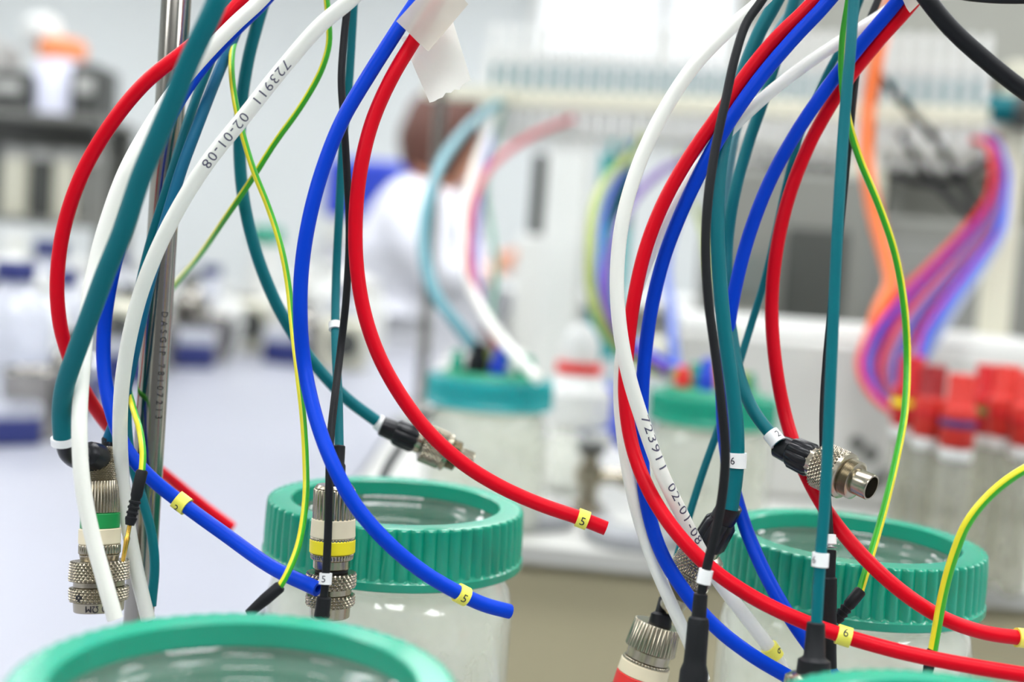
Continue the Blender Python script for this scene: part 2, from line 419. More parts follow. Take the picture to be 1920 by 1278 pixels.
# ================================================================== jars
LIDH = 0.0955
LT = CAM.z - LIDH - BENCH            # height of lid top above the bench
def jar_mesh_glass():
    mb = MB()
    out = [(0.030, 0.0006), (0.0405, 0.001), (0.0440, 0.0035), (0.0455, 0.009)]
    out += [(0.0457, z) for z in (0.03, 0.05, 0.07)]
    zt = LT
    out += [(0.0455, zt - 0.037), (0.0440, zt - 0.031), (0.0418, zt - 0.0275), (0.0405, zt - 0.025)]
    for i in range(25):
        z = zt - 0.0245 + 0.0172 * i / 24; out.append((0.0402 + 0.0011 * math.sin(2 * PI * i / 8) ** 2, z))
    out += [(0.0400, zt - 0.0070), (0.0394, zt - 0.0063), (0.0384, zt - 0.0063)]
    inn = [(0.0378, zt - 0.0068)]
    for i in range(25):
        z = zt - 0.0072 - 0.018 * i / 24; inn.append((0.0374 + 0.0013 * math.sin(2 * PI * i / 8 + .8), z))
    inn += [(0.0385, zt - 0.027), (0.0412, zt - 0.031), (0.0428, zt - 0.037), (0.0432, zt - 0.05), (0.0432, 0.03), (0.0428, 0.009), (0.040, 0.0045), (0.028, 0.0036)]
    o1, o2 = out[:11], out[10:]; i1, i2 = inn[:27], inn[26:]
    neck = MB().lathe(o2 + i1, segs=72, close=False)
    mb.lathe(o1, segs=72, close=False); mb.F.append(tuple(range(71, -1, -1)))
    k0 = len(mb.F); mb.lathe(i2, segs=72, close=False); L = len(mb.V) - 72; mb.F.append(tuple(range(L, L + 72)))
    return mb, neck
NFL = 62
def lid_mesh():
    mb = MB(); segs = NFL * 8
    def fl(th, t, k):
        return amp[k] * (abs(math.cos(NFL * th / 2)) - 0.6)
    prof = [(0.0384, -0.0058), (0.0384, -0.0004), (0.0388, 0.0), (0.0400, 0.0), (0.0425, 0.0), (0.0450, 0.0), (0.0462, -0.0001), (0.0467, -0.0006), (0.0468, -0.0014),
            (0.0470, -0.005), (0.0472, -0.011), (0.0473, -0.0170), (0.0475, -0.0178), (0.0482, -0.0184), (0.0482, -0.0208), (0.0478, -0.0213), (0.0450, -0.0213),
            (0.0432, -0.0205), (0.0430, -0.0062), (0.0405, -0.0060)]
    amp = [0] * 6 + [0.0010, 0.0013, 0.0014, 0.0014, 0.0014, 0.0012, 0.0003] + [0] * 7
    prof = [(r, t + LT) for r, t in prof]
    mb.lathe(prof + [prof[0]], segs=segs, fn=lambda th, t, k: fl(th, t, k) if k < len(amp) else 0, close=False)
    return mb
def jar(loc, label, lidm, name='glass_jar'):
    t = thing(name, (0, 0, 0), label, 'jar')
    gb, gn = jar_mesh_glass(); gb.build('jar_glass', GLASS, t); gn.build('jar_neck', NECKGLASS, t); l = lid_mesh().build('screw_lid', lidm, t)
    t.location = loc; return t
def jar_at(px, py, label, lidm, name='glass_jar'):
    p = PZ(px, py, CAM.z - LIDH); return jar((p.x, p.y, BENCH), label, lidm, name), p
JM, pm = jar_at(744, 938, 'open glass jar with fluted green lid ring behind the yellow-banded metal connector', LIDG, 'open_glass_jar')
def jar_copy(px, py, label, rot):
    p = PZ(px, py, CAM.z - LIDH); c = copy_tree(JM); c.location = (p.x, p.y, BENCH); c.rotation_euler.z = rot; c['label'] = label; return c, p
JN, pn = jar_copy(447, 1270, 'large nearest open jar with green lid ring, cut off by the bottom left edge', 0.3)
JR, pr = jar_copy(1598, 1004, 'open glass jar with fluted green lid ring below the silver barrel connector on the right', 0.5)
JQ, pq = jar_copy(1850, 1396, 'nearest right open jar, only the rim of its green lid showing at the bottom', 0.9)
# far jars with headplates
def headplate(t, loc, spec):
    x, y = loc.x, loc.y; z = CAM.z - LIDH
    MB().lathe([(0.0365, 0), (0.0365, 0.006), (0.034, 0.008), (0.0, 0.008)], (x, y, z - 0.004), segs=40).build('headplate', GREENP, t)
    for (dx, dy, r, h, m, tilt) in spec:
        MB().lathe([(r * .8, 0), (r, .001), (r, h * .55), (r * .72, h * .6), (r * .72, h * .95), (r * .6, h)], (x + dx, y + dy, z + .004), (tilt, 0, 1), 18, ridge(12, r * .06)).build('port_fitting', m, t)
GREENP = mat('green_headplate', (0, 128, 92), 0.45)
JL, pl = jar_at(921, 706, 'closed far jar with teal screw lid and port fittings behind the red tube', LIDT, 'bioreactor_jar')
headplate(JL, Vector((0, 0, 0)) + Vector((0, 0, 0)), []) if False else None
def ports(root, spec):
    z = LT
    MB().lathe([(0.0372, 0), (0.0372, 0.005), (0.035, 0.0075), (0.0, 0.0075)], (0, 0, z - 0.004), segs=40, close=False).build('headplate', GREENP, root).parent = root
    for (dx, dy, r, h, m, tilt) in spec:
        MB().lathe([(r * .8, 0), (r, .001), (r, h * .55), (r * .72, h * .6), (r * .72, h * .95), (r * .6, h)], (dx, dy, z + .003), (tilt, 0, 1), 18, ridge(12, r * .06)).build('port_fitting', m, root)
ORG[JL] = Vector((0, 0, 0))
ports(JL, [(-.026, -.004, .005, .016, LIDG, 0), (-.012, -.008, .0075, .022, BLACK, .1), (-.005, .004, .006, .018, OLIVE, 0), (.004, -.010, .006, .020, BLUEP, .1), (.016, .006, .005, .020, WHITE, .3), (.026, .002, .007, .014, LIDG, 0), (.009, .02, .006, .022, LIDG, 0), (-.014, .02, .005, .02, NICKEL, 0)])
JF, pf = jar_at(1339, 738, 'closed far jar with green screw lid behind the black and teal cables', LIDG, 'bioreactor_jar')
ORG[JF] = Vector((0, 0, 0))
ports(JF, [(-.024, 0, .006, .016, REDRING, 0), (-.008, -.01, .006, .024, BLUEP, 0), (.004, .004, .0055, .018, PEACH, 0), (.016, -.008, .006, .016, OLIVE, .2), (.026, .006, .006, .014, LIDG, 0), (-.012, .018, .006, .018, LIDG, 0)])
# ================================================================== steel rod with etched text
RA, RB = P(331, -260, .475), PZ(262, 1100, BENCH)
d_rod = 0.417
rA = P(331, 0, d_rod); rB = P(263, 1110, d_rod)
rdir = (rB - rA).normalized()
r_top = rA - rdir * 0.10; r_bot = rA + rdir * ((BENCH + 0.008 - rA.z) / rdir.z)
rod = thing('steel_rod', r_bot, 'upright polished steel rod with engraved lettering behind the left cables', 'rod')
rr = 0.0050
MB().lathe([(rr * .9, 0), (rr, .001), (rr, (r_bot - r_top).length * .5), (rr, (r_bot - r_top).length)], r_top, rdir, 40).build('shaft', STEEL, rod)
MB().lathe([(0.02, 0), (0.02, 0.004), (0.012, 0.008)], (r_bot.x, r_bot.y, BENCH), (0, 0, 1), 32).build('foot', STEEL, rod)
rp = Path([r_top, r_top.lerp(r_bot, .3), r_top.lerp(r_bot, .6), r_bot])
s_a = rp.nearest(318, 587); s_b = rp.nearest(302, 788)
print_on(rp, 'DASGIP 78107213', s_a, 0.0024, rr, ETCH, rod, ang=-0.52, length=s_b - s_a, sp=1.7, name='engraving')
# ================================================================== foreground tubing
TR = 0.00233
tubes = {}
def tube(name, key, pts, m, label, r=TR, **kw):
    t, pa = cable(name, pts, r, m, label, 'tube', 'tubing', hollow=0.55, **kw); tubes[key] = (t, pa, r); return t, pa
R1, pR1 = tube('red_tube', 'R1', [(447, 8, .40), (400, 52, .398), (345, 97, .396), (272, 155, .395), (203, 240, .396), (152, 330, .398), (119, 430, .40), (107, 530, .402), (114, 615, .406), (140, 695, .414), (175, 760, .426), (215, 812, .444), (265, 856, .475), (318, 897, .505), (380, 947, .52), (436, 989, .525)], RED,
     'red tube arching at the far left, its cut end behind the lower blue tube')
W1, pW1 = tube('white_tube', 'W1', [(500, -12, .395), (440, 45, .392), (388, 98, .39), (335, 160, .388), (285, 232, .385), (236, 320, .38), (204, 405, .378), (180, 490, .376), (165, 575, .373), (158, 655, .37), (151, 740, .366), (149, 820, .362), (155, 910, .36), (172, 1000, .36), (195, 1085, .36), (216, 1160, .36)], WHITE,
     'white tube running behind the thick teal cable on the far left')
B1, pB1 = tube('blue_tube', 'B1', [(507, -12, .408), (445, 51, .405), (394, 106, .405), (345, 172, .402), (302, 250, .40), (264, 335, .40), (232, 430, .40), (207, 530, .402), (195, 620, .405), (196, 700, .404), (209, 770, .401), (235, 838, .398), (280, 893, .397), (340, 942, .398), (420, 1000, .393), (510, 1063, .385), (596, 1104, .376)], BLUE,
     'blue tube with a yellow ring ending beside the yellow-banded connector')
W2, pW2 = tube('white_tube', 'W2', [(672, -14, .372), (600, 48, .372), (530, 128, .372), (455, 222, .372), (385, 310, .373), (332, 395, .375), (292, 475, .377), (262, 555, .38), (241, 640, .383), (229, 720, .386), (225, 800, .389), (228, 880, .392), (238, 970, .395), (254, 1060, .398), (278, 1162, .40)], WHITE,
     'white tube printed 723911 02-01-08 crossing in front of the steel rod')
s0 = pW2.nearest(541, 118); s1 = pW2.nearest(384, 312)
print_on(pW2, '723911  02-01-08', s0, 0.0030, TR, INKGREY, W2, ang=-0.05, length=s1 - s0, sp=1.18, name='printed_number')
B2, pB2 = tube('blue_tube', 'B2', [(800, -30, .392), (748, 52, .388), (692, 140, .386), (642, 225, .384), (605, 318, .383), (580, 410, .382), (566, 500, .382), (563, 590, .382), (570, 680, .383), (590, 775, .378), (622, 865, .372), (665, 945, .37), (722, 1012, .371), (788, 1068, .375), (858, 1110, .38), (908, 1133, .384), (956, 1146, .388)], BLUE,
     'blue tube curving down the middle from the tape, yellow ring numbered 5')
R2, pR2 = tube('red_tube', 'R2', [(822, 0, .392), (778, 72, .389), (733, 148, .387), (698, 228, .386), (677, 312, .385), (667, 405, .385), (669, 500, .385), (684, 590, .385), (712, 670, .385), (754, 745, .386), (806, 812, .387), (868, 868, .388), (935, 910, .389), (1010, 944, .39), (1088, 971, .39), (1136, 990, .39)], RED,
     'red tube curving from the tape to a yellow ring numbered 5')
W3, pW3 = tube('white_tube', 'W3', [(1440, -10, .39), (1372, 50, .39), (1302, 122, .388), (1245, 208, .387), (1197, 310, .386), (1168, 410, .385), (1157, 510, .384), (1161, 605, .383), (1178, 700, .383), (1207, 795, .384), (1240, 885, .386), (1276, 960, .39), (1312, 1030, .395), (1352, 1095, .40), (1398, 1155, .405), (1447, 1220, .408), (1480, 1275, .41)], WHITE,
     'printed white tube at the front of the right group, yellow ring near its end')
s0 = pW3.nearest(1203, 785); s1 = pW3.nearest(1305, 1018)
print_on(pW3, '723911  02-01-08', s0, 0.0030, TR, INKGREY, W3, ang=-0.55, length=s1 - s0, sp=1.18, name='printed_number')
W4, pW4 = tube('white_tube', 'W4', [(1690, 0, .425), (1600, 62, .418), (1510, 122, .412), (1430, 185, .408), (1355, 258, .408), (1298, 330, .41), (1252, 405, .41), (1214, 490, .412), (1183, 580, .412), (1165, 665, .41), (1162, 750, .408), (1172, 850, .404), (1192, 950, .40), (1222, 1045, .398), (1258, 1130, .397), (1290, 1200, .397), (1320, 1275, .397)], WHITE,
     'plain white tube hanging leftmost at the bottom of the right group', r=.0021)
R3, pR3 = tube('red_tube', 'R3', [(1528, 0, .40), (1455, 72, .40), (1402, 136, .40), (1350, 212, .40), (1292, 295, .40), (1245, 378, .40), (1211, 465, .40), (1189, 560, .40), (1177, 650, .40), (1172, 740, .398), (1186, 838, .394), (1220, 925, .388), (1270, 1000, .382), (1332, 1064, .378), (1410, 1118, .375), (1500, 1162, .372), (1590, 1194, .37), (1700, 1224, .366), (1820, 1248, .362), (1960, 1272, .358), (2120, 1310, .352), (2240, 1370, .35)], RED,
     'red tube of the right group running along the bottom edge with a yellow ring')
B3, pB3 = tube('blue_tube', 'B3', [(1562, -8, .398), (1490, 70, .398), (1430, 140, .398), (1376, 215, .398), (1325, 300, .40), (1281, 390, .402), (1246, 480, .404), (1222, 575, .405), (1209, 670, .405), (1203, 760, .404), (1204, 860, .402), (1214, 950, .398), (1240, 1035, .394), (1285, 1110, .391), (1342, 1175, .389), (1410, 1228, .388), (1490, 1275, .388)], BLUE,
     'blue tube beside the red one in the right group, passing under the black plug')
B4, pB4 = tube('blue_tube', 'B4', [(1692, -10, .405), (1622, 74, .408), (1560, 152, .41), (1500, 238, .412), (1448, 330, .414), (1408, 430, .415), (1382, 525, .415), (1365, 620, .416), (1355, 720, .418), (1358, 820, .418), (1376, 915, .41), (1402, 1000, .402), (1445, 1095, .394), (1500, 1185, .388), (1570, 1275, .385)], BLUE,
     'blue tube from the upper right tape passing behind the thick teal cable')
R4, pR4 = tube('red_tube', 'R4', [(1722, -8, .405), (1650, 74, .41), (1585, 155, .414), (1525, 255, .417), (1482, 360, .418), (1456, 470, .418), (1447, 575, .418), (1454, 680, .416), (1474, 785, .413), (1505, 875, .404), (1545, 950, .396), (1605, 1028, .386), (1680, 1100, .38), (1762, 1155, .38), (1840, 1184, .382), (1912, 1195, .384), (1975, 1200, .385), (2030, 1212, .386)], RED,
     'red tube from the upper right tape sweeping down across the right jar')
def rg(tp, key, px, py, m, txt, ang=0.0, w_=.0036, size=.0026, r=None, gap=True):
    t, pa, r0 = tubes[key]; return ring_on(pa, pa.nearest(px, py), w_, (r or r0), m, t, txt, ang, size=size, gap=gap)
rg(0, 'B1', 343, 942, YTAG, '2', ang=.9, w_=.0046)
rg(0, 'B2', 862, 1111, YTAG, '5', ang=0.25)
rg(0, 'R2', 1092, 972, YTAG, '5', ang=0.25)
rg(0, 'W3', 1446, 1219, YTAG, '6', ang=-0.9, w_=.0045)
rg(0, 'R3', 1579, 1190, YTAG, '6', ang=-0.4, w_=.0042)
rg(0, 'R4', 1914, 1195, YTAG, '6', ang=-0.4, w_=.0042)
# ------------------------------------------------------------------ earth wires (green/yellow)
def wire(name, pts, label, r=.00105, phase=0.0, top=True, split=.45):
    pa = pathpx(pts, top); t = thing(name, pa.P[-1], label, 'wire')
    sweep('wire', pa, r, GREENW, t, segs=16, second=YELLOWW, split=split, phase=phase); return t, pa
Y1, pY1 = wire('earth_wire', [(612, -10, .41), (616, 40, .41), (617, 80, .41), (603, 130, .41), (565, 198, .412), (515, 268, .414), (472, 336, .418), (425, 405, .43), (375, 478, .46), (333, 528, .505), (296, 575, .52), (268, 615, .50), (252, 660, .46), (240, 715, .425), (250, 765, .40), (263, 810, .387), (268, 850, .382), (266, 886, .38)],
     'green and yellow wire passing behind the steel rod to a gold pin plug', phase=.4)
Y2, pY2 = wire('earth_wire', [(540, -40, .43), (498, 5, .43), (460, 42, .426), (439, 80, .416), (434, 125, .41), (441, 190, .405), (456, 255, .405), (476, 320, .405), (502, 385, .404), (525, 455, .402), (540, 530, .40), (549, 615, .396), (559, 700, .39), (568, 780, .385), (573, 860, .382), (573, 935, .378), (560, 1020, .374), (540, 1072, .371), (522, 1104, .37)],
     'green and yellow wire left of the blue tube ending in a black plug', phase=.6)
Y3, pY3 = wire('earth_wire', [(1592, 0, .395), (1581, 70, .40), (1579, 140, .405), (1588, 215, .41), (1611, 295, .414), (1648, 385, .416), (1678, 475, .418), (1695, 570, .42), (1701, 670, .421), (1696, 775, .415), (1677, 875, .408), (1652, 975, .40), (1630, 1050, .394), (1612, 1110, .391)],
     'green and yellow wire in the right group ending in a black plug by the jar', r=.00125, phase=2.6)
Y4, pY4 = wire('earth_wire', [(2420, 300, .42), (2300, 620, .39), (2150, 780, .37), (2020, 838, .363), (1920, 880, .365), (1862, 922, .368), (1815, 978, .37), (1787, 1045, .372), (1768, 1115, .374), (1756, 1180, .375), (1748, 1224, .375)],
     'thick green and yellow wire bending in from the right edge', r=.00145, phase=-.7, top=False, split=.55)
def plug(root, a, b, r, rings=3, tip=None, end_r=.75, m=BLACK):
    A, ax, L = axis_of(a, b)
    prof = [(r * .8, -.0006), (r, 0), (r, L * .45)]
    for i in range(rings):
        t0 = L * (.5 + .4 * i / max(rings, 1)); prof += [(r * .82, t0), (r * .82, t0 + L * .04), (r * 1.02, t0 + L * .055), (r * 1.02, t0 + L * .09)]
    prof += [(r * end_r, L)]
    body = MB().lathe(prof, A, ax, 20).build('plug', m, root)
    if tip:
        A2, ax2, L2 = axis_of(b, tip)
        MB().lathe([(r * .38, -.001), (r * .38, L2 * .3), (r * .5, L2 * .35), (r * .42, L2 * .6), (r * .36, L2 * .95), (r * .15, L2)], A2, ax2, 16).build('pin', GOLD, body)
    return body
plug(Y1, (266, 884, .38), (243, 984, .378), .0018, 4, (230, 1053, .376))
plug(Y2, (524, 1100, .37), (466, 1150, .37), .0019, 0)
plug(Y3, (1613, 1108, .391), (1566, 1165, .39), .0019, 3)
plug(Y4, (1748, 1220, .375), (1736, 1275, .375), .0017, 0)
# ------------------------------------------------------------------ teal and black cables
def tg(root, pa, r, px, py, m=WTAG, txt=None, ang=0.0, w_=.003, gap=False, size=.0019, mode=-1): return ring_on(pa, pa.nearest(px, py), w_, r, m, root, txt, ang, name='number_tag', size=size, gap=gap, mode=mode)
T1, pT1 = cable('sensor_cable', [(414, -15, .318), (388, 45, .319), (360, 103, .321), (317, 207, .325), (291, 268, .328), (263, 335, .332), (233, 426, .337), (199, 509, .343), (168, 593, .35), (143, 660, .356), (121, 726, .362), (115, 776, .367), (118, 826, .37)], .0028, TEAL,
     'thick teal cable on the far left ending in a green-banded metal connector')
T3, pT3 = cable('sensor_cable', [(500, -15, .43), (484, 40, .43), (468, 100, .43), (455, 175, .43), (449, 260, .43), (453, 345, .43), (466, 420, .43), (490, 502, .431), (530, 592, .434), (588, 680, .438), (648, 745, .441), (716, 796, .444)], .0022, TEAL,
     'teal cable curving behind the blue tube to a plug over the middle jar')
T2a, pT2a = cable('sensor_cable', [(448, 45, .418), (425, 100, .414), (400, 160, .409), (372, 232, .403), (342, 312, .40), (318, 390, .399), (298, 460, .399), (278, 540, .40), (258, 630, .402), (238, 720, .406), (215, 790, .408), (201, 828, .408)], .0019, TEAL2,
     'blue-teal cable of the left group just above the printed white tube', top=True)
T2b, pT2b = cable('sensor_cable', [(400, 100, .418), (375, 165, .414), (350, 235, .410), (330, 300, .407), (308, 370, .405), (285, 445, .405), (266, 520, .405), (250, 610, .407), (240, 700, .409), (238, 790, .409), (247, 865, .407), (267, 935, .404), (284, 1000, .403), (290, 1060, .403), (284, 1135, .403)], .0016, TEAL,
     'thin teal cable hanging straight in front of the lower steel rod', top=True)
T4, pT4 = cable('sensor_cable', [(664, -10, .422), (659, 80, .422), (653, 170, .422), (643, 270, .422), (636, 400, .421), (630, 530, .42), (629, 640, .41), (634, 740, .40), (636, 838, .393)], .0015, TEAL,
     'thin teal cable behind the black one leading to the yellow-banded connector')
K1, pK1 = cable('sensor_cable', [(654, -10, .405), (645, 70, .404), (640, 150, .402), (645, 230, .40), (651, 330, .40), (655, 440, .40), (649, 560, .40), (638, 660, .40), (627, 750, .39), (619, 830, .382), (617, 920, .377), (615, 1000, .376), (611, 1075, .375), (607, 1122, .374)], .00125, BLACK,
     'thin black cable hanging in front of the yellow-banded connector, white tag numbered 5')
T5, pT5 = cable('sensor_cable', [(1462, -10, .41), (1424, 60, .41), (1392, 140, .408), (1364, 235, .405), (1348, 330, .402), (1345, 430, .40), (1350, 530, .399), (1361, 640, .398), (1375, 740, .397), (1382, 820, .396), (1380, 890, .396), (1370, 955, .396)], .0024, TEAL,
     'thick teal cable in the right group with a white ring above its plug')
T6, pT6 = cable('sensor_cable', [(1492, -10, .43), (1462, 90, .428), (1432, 185, .427), (1398, 285, .426), (1374, 380, .425), (1363, 470, .424), (1364, 560, .42), (1374, 640, .415), (1388, 710, .41), (1413, 770, .404), (1459, 830, .398)], .0021, TEAL,
     'teal cable ending in the silver knurled barrel connector pointing right')
T7, pT7 = cable('sensor_cable', [(1616, -10, .43), (1580, 80, .43), (1540, 160, .43), (1505, 240, .43), (1478, 330, .43), (1458, 420, .43), (1435, 520, .43), (1408, 610, .43), (1380, 700, .428), (1348, 800, .426), (1316, 890, .423), (1288, 980, .42), (1262, 1070, .417), (1244, 1125, .415)], .00135, TEAL,
     'thin teal cable slanting down left to the cream and red banded connector')
T8, pT8 = cable('sensor_cable', [(1602, -10, .365), (1593, 110, .363), (1582, 240, .362), (1573, 380, .36), (1566, 520, .359), (1559, 680, .358), (1553, 820, .357), (1546, 950, .356), (1538, 1050, .355), (1530, 1180, .354)], .0017, TEAL,
     'straight teal cable at the front right with a tapered black boot')
K2, pK2 = cable('sensor_cable', [(1432, -5, .375), (1400, 42, .374), (1380, 100, .372), (1360, 190, .37), (1341, 280, .368), (1328, 370, .366), (1323, 460, .365), (1328, 560, .364), (1341, 660, .363), (1353, 760, .362), (1360, 850, .362), (1354, 930, .362), (1341, 1000, .362), (1326, 1060, .362), (1314, 1118, .362)], .00142, BLACK,
     'black cable at the front of the right group with a long black boot')
K3, pK3 = cable('sensor_cable', [(1650, -10, .425), (1626, 50, .422), (1608, 120, .42), (1596, 220, .418), (1585, 330, .416), (1573, 450, .413), (1561, 560, .41), (1550, 670, .406), (1544, 770, .40), (1545, 870, .395), (1552, 950, .39), (1556, 1014, .387)], .0013, BLACK,
     'black cable hidden behind the straight teal one, white tag above its sleeve')
K4, pK4 = cable('power_cable', [(1560, -520, .40), (1600, -300, .39), (1660, -120, .375), (1738, -2, .37), (1785, 55, .37), (1845, 110, .37), (1915, 166, .37), (1990, 215, .37), (2150, 290, .375), (2330, 420, .39), (2420, 600, .42)], .0026, BLACK,
     'thick black cable crossing the upper right corner', top=False)
K5, pK5 = cable('power_cable', [(1590, -520, .43), (1620, -300, .42), (1680, -80, .41), (1740, -28, .40), (1800, -10, .40), (1860, -3, .40), (1925, -2, .40), (1990, -6, .40), (2150, 20, .41), (2330, 120, .43), (2430, 330, .46)], .0016, BLACK,
     'black cable grazing the top edge in the right corner', top=False)
W5, pW5 = cable('clear_tube', [(1512, -15, .44), (1487, 15, .44), (1462, 50, .44), (1440, 90, .44), (1415, 150, .44), (1390, 215, .44), (1372, 290, .44), (1362, 370, .44), (1362, 440, .44)], .0015, PALETEAL,
     'pale clear tube between the teal and red tubing at the top right', cat='tube', part='tubing')
tg(K1, pK1, .00125, 611, 1079, txt='5', ang=.3, w_=.0034, size=.0020)
tg(T4, pT4, .0015, 629, 612, w_=.0026)
tg(T5, pT5, .0024, 1382, 866, txt='6', ang=.45, w_=.0048, size=.0024, gap=True)
tg(T6, pT6, .0021, 1454, 824, txt='2', ang=-.7, w_=.0044, size=.0022)
tg(T7, pT7, .00135, 1258, 1077, w_=.0024)
tg(T8, pT8, .0017, 1536, 1052, txt='6', ang=.8, w_=.0040, size=.0020, gap=True)
tg(K3, pK3, .0013, 1556, 1010, w_=.0040)
tg(K2, pK2, .00142, 1320, 1082, w_=.0042)
tg(T1, pT1, .0028, 120, 822, w_=.0022)
tg(T3, pT3, .0022, 712, 793, w_=.0044)
# ---- hanging multi-band connectors
def hanging(root, A, ax, s, segs_list, name='connector'):
    """segs_list: (part, mat, r0, r1, t0, t1, kind, n) in units of s"""
    con = empty(name, ORG[root]); con.parent = root; con.location = (0, 0, 0); ORG[con] = ORG[root]
    for (nm, m, r0, r1, t0, t1, kind, n) in segs_list:
        L = (t1 - t0) * s; rows = 2; fn = None; sg = 36
        if kind == 'ridge': fn = ridge(n, .00040); sg = n * 6
        if kind == 'knurl': rows = 33; fn = knurl(n, n / (2 * ((r0 + r1) / 2) * s) * .8, .0009); sg = n * 6
        ch = min(.0003, L * .2); prof = [(r0 * s - ch, 0)] + [(((r0 + (r1 - r0) * i / (rows - 1)) * s), ch + (L - 2 * ch) * i / (rows - 1)) for i in range(rows)] + [(r1 * s - ch, L)]
        MB().lathe(prof, A + ax * (t0 * s), ax, sg, fn).build(nm, m, con)
    return con
# left green-banded connector under the teal cable (1 unit = 1 mm)
mm = .001
A, ax, L = axis_of((190, 836, .392), (185, 1142, .388)); u = L / 50
CL = hanging(T1, A, ax, mm * (L / .05), [
    ('dome', NICKEL, 3.4, 4.4, 0, 5, 'knurl', 32), ('collar', NICKEL, 4.4, 4.6, 5, 11.5, 'knurl', 32), ('ridged_sleeve', NICKEL, 5.2, 5.5, 10.5, 20.5, 'ridge', 36),
    ('green_band', GREENRING, 5.9, 5.9, 20.5, 25.2, '', 0), ('cream_band', CREAMRING, 6.3, 6.3, 25.2, 30, '', 0), ('ridged_ring', NICKEL, 5.9, 5.9, 30, 33, 'ridge', 36),
    ('neck', NICKEL, 6.0, 5.4, 33, 36, '', 0), ('knurled_collar', NICKEL, 8.0, 8.3, 35, 41, 'knurl', 38), ('collar_groove', NICKEL, 7.6, 7.6, 41, 43, '', 0),
    ('knurled_ring', NICKEL, 8.2, 8.0, 43, 47.2, 'knurl', 38), ('end_band', NICKEL, 7.6, 7.4, 47.2, 50.5, '', 0)])
lp = Path([A, A + ax * L * .3, A + ax * L * .7, A + ax * L * 1.03])
print_on(lp, 'S 50 \u03a9M', lp.L * .953, 0.0021, .0076 * (L / .05), INK, CL, ang=-.1, name='printed_number', across=1)
hA, hn = lp.frame(lp.L * .885)[0], lp.frame(lp.L * .885)
hp = hA + (hn[2] * math.cos(.75) - hn[3] * math.sin(.75)) * .0083 * (L / .05) if True else None
sidev = (hn[2] * math.cos(.75) + hn[3] * (math.sin(.75) if hn[3].dot(_r) < 0 else -math.sin(.75)))
hp = hA + sidev * .0081 * (L / .05)
MB().lathe([(.0011, 0), (.0011, .0006)], hp, sidev, 16).build('set_screw_hole', HOLESHADE, CL)  # dark disc on the collar, the hole's shade put into its colour
# black elbow between cord and connector
el = Path([P(119, 824, .371), P(126, 850, .376), P(150, 866, .384), P(182, 868, .389)], .0008)
sweep('elbow', el, .0025, BLACKG, T1, segs=20)
el2 = MB(); A2, ax2, L2 = axis_of((166, 850, .384), (190, 862, .392)); el2.lathe([(.0012, -.0012), (.0026, -.0008), (.0036, 0), (.0043, L2 * .5), (.0038, L2)], A2, ax2, 24, ridge(8, .0003)); el2.build('elbow_cap', BLACKG, T1)
A3, ax3, L3 = axis_of((201, 818, .408), (203, 862, .408))
s2 = MB().lathe([(.0015, 0), (.0019, .0006), (.0019, L3 * .6), (.0022, L3 * .62), (.0022, L3)], A3, ax3, 20).build('end_sleeve', BLACKG, T2a)
# middle yellow-banded connector
A, ax, L = axis_of((628, 908, .391), (618, 1156, .391)); k = L / 50
CMd = hanging(T4, A, ax, k, [
    ('rounded_top', NICKEL, 6.9, 7.6, 0, 1.5, '', 0), ('ridged_sleeve', NICKEL, 7.5, 7.5, 1.5, 13.2, 'ridge', 26), ('cream_band', CREAMRING, 8.2, 8.5, 12.6, 19.6, '', 0),
    ('ridged_ring', NICKEL, 8.0, 8.0, 19.6, 21, 'ridge', 40), ('yellow_band', YELLOWRING, 8.6, 8.6, 20.4, 25.6, '', 0), ('ridged_ring', NICKEL, 7.8, 7.6, 25.6, 28, 'ridge', 40), ('neck', NICKEL, 7.0, 7.0, 28, 31.5, '', 0),
    ('groove', HOLESHADE, 6.2, 6.2, 31.5, 33, '', 0), ('knurled_collar', NICKEL, 8.6, 8.6, 33, 38.5, 'knurl', 30), ('collar_groove', NICKEL, 7.9, 7.9, 38.5, 41.2, '', 0), ('knurled_ring', NICKEL, 8.4, 8.3, 41.2, 45.4, 'knurl', 30),
    ('end_band', NICKEL, 7.7, 7.5, 45.4, 50, '', 0)])
lp = Path([A, A + ax * L * .3, A + ax * L * .7, A + ax * L * 1.03])
print_on(lp, 'C 50', lp.L * .925, 0.0018, 7.75 * k, INK, CMd, ang=.35, name='printed_number', across=1)
A2, ax2, L2 = axis_of((636, 834, .393), (632, 910, .391))
MB().lathe([(.0016, 0), (.0020, .0004), (.0020, L2 * .45), (.0024, L2 * .5), (.0026, L2)], A2, ax2, 20).build('sleeve', BLACK, T4)
A2, ax2, L2 = axis_of((608, 1118, .374), (603, 1156, .374))
MB().lathe([(.0013, 0), (.0022, .0003), (.0024, L2), (.0018, L2 + .0004)], A2, ax2, 20).build('boot', BLACK, K1)
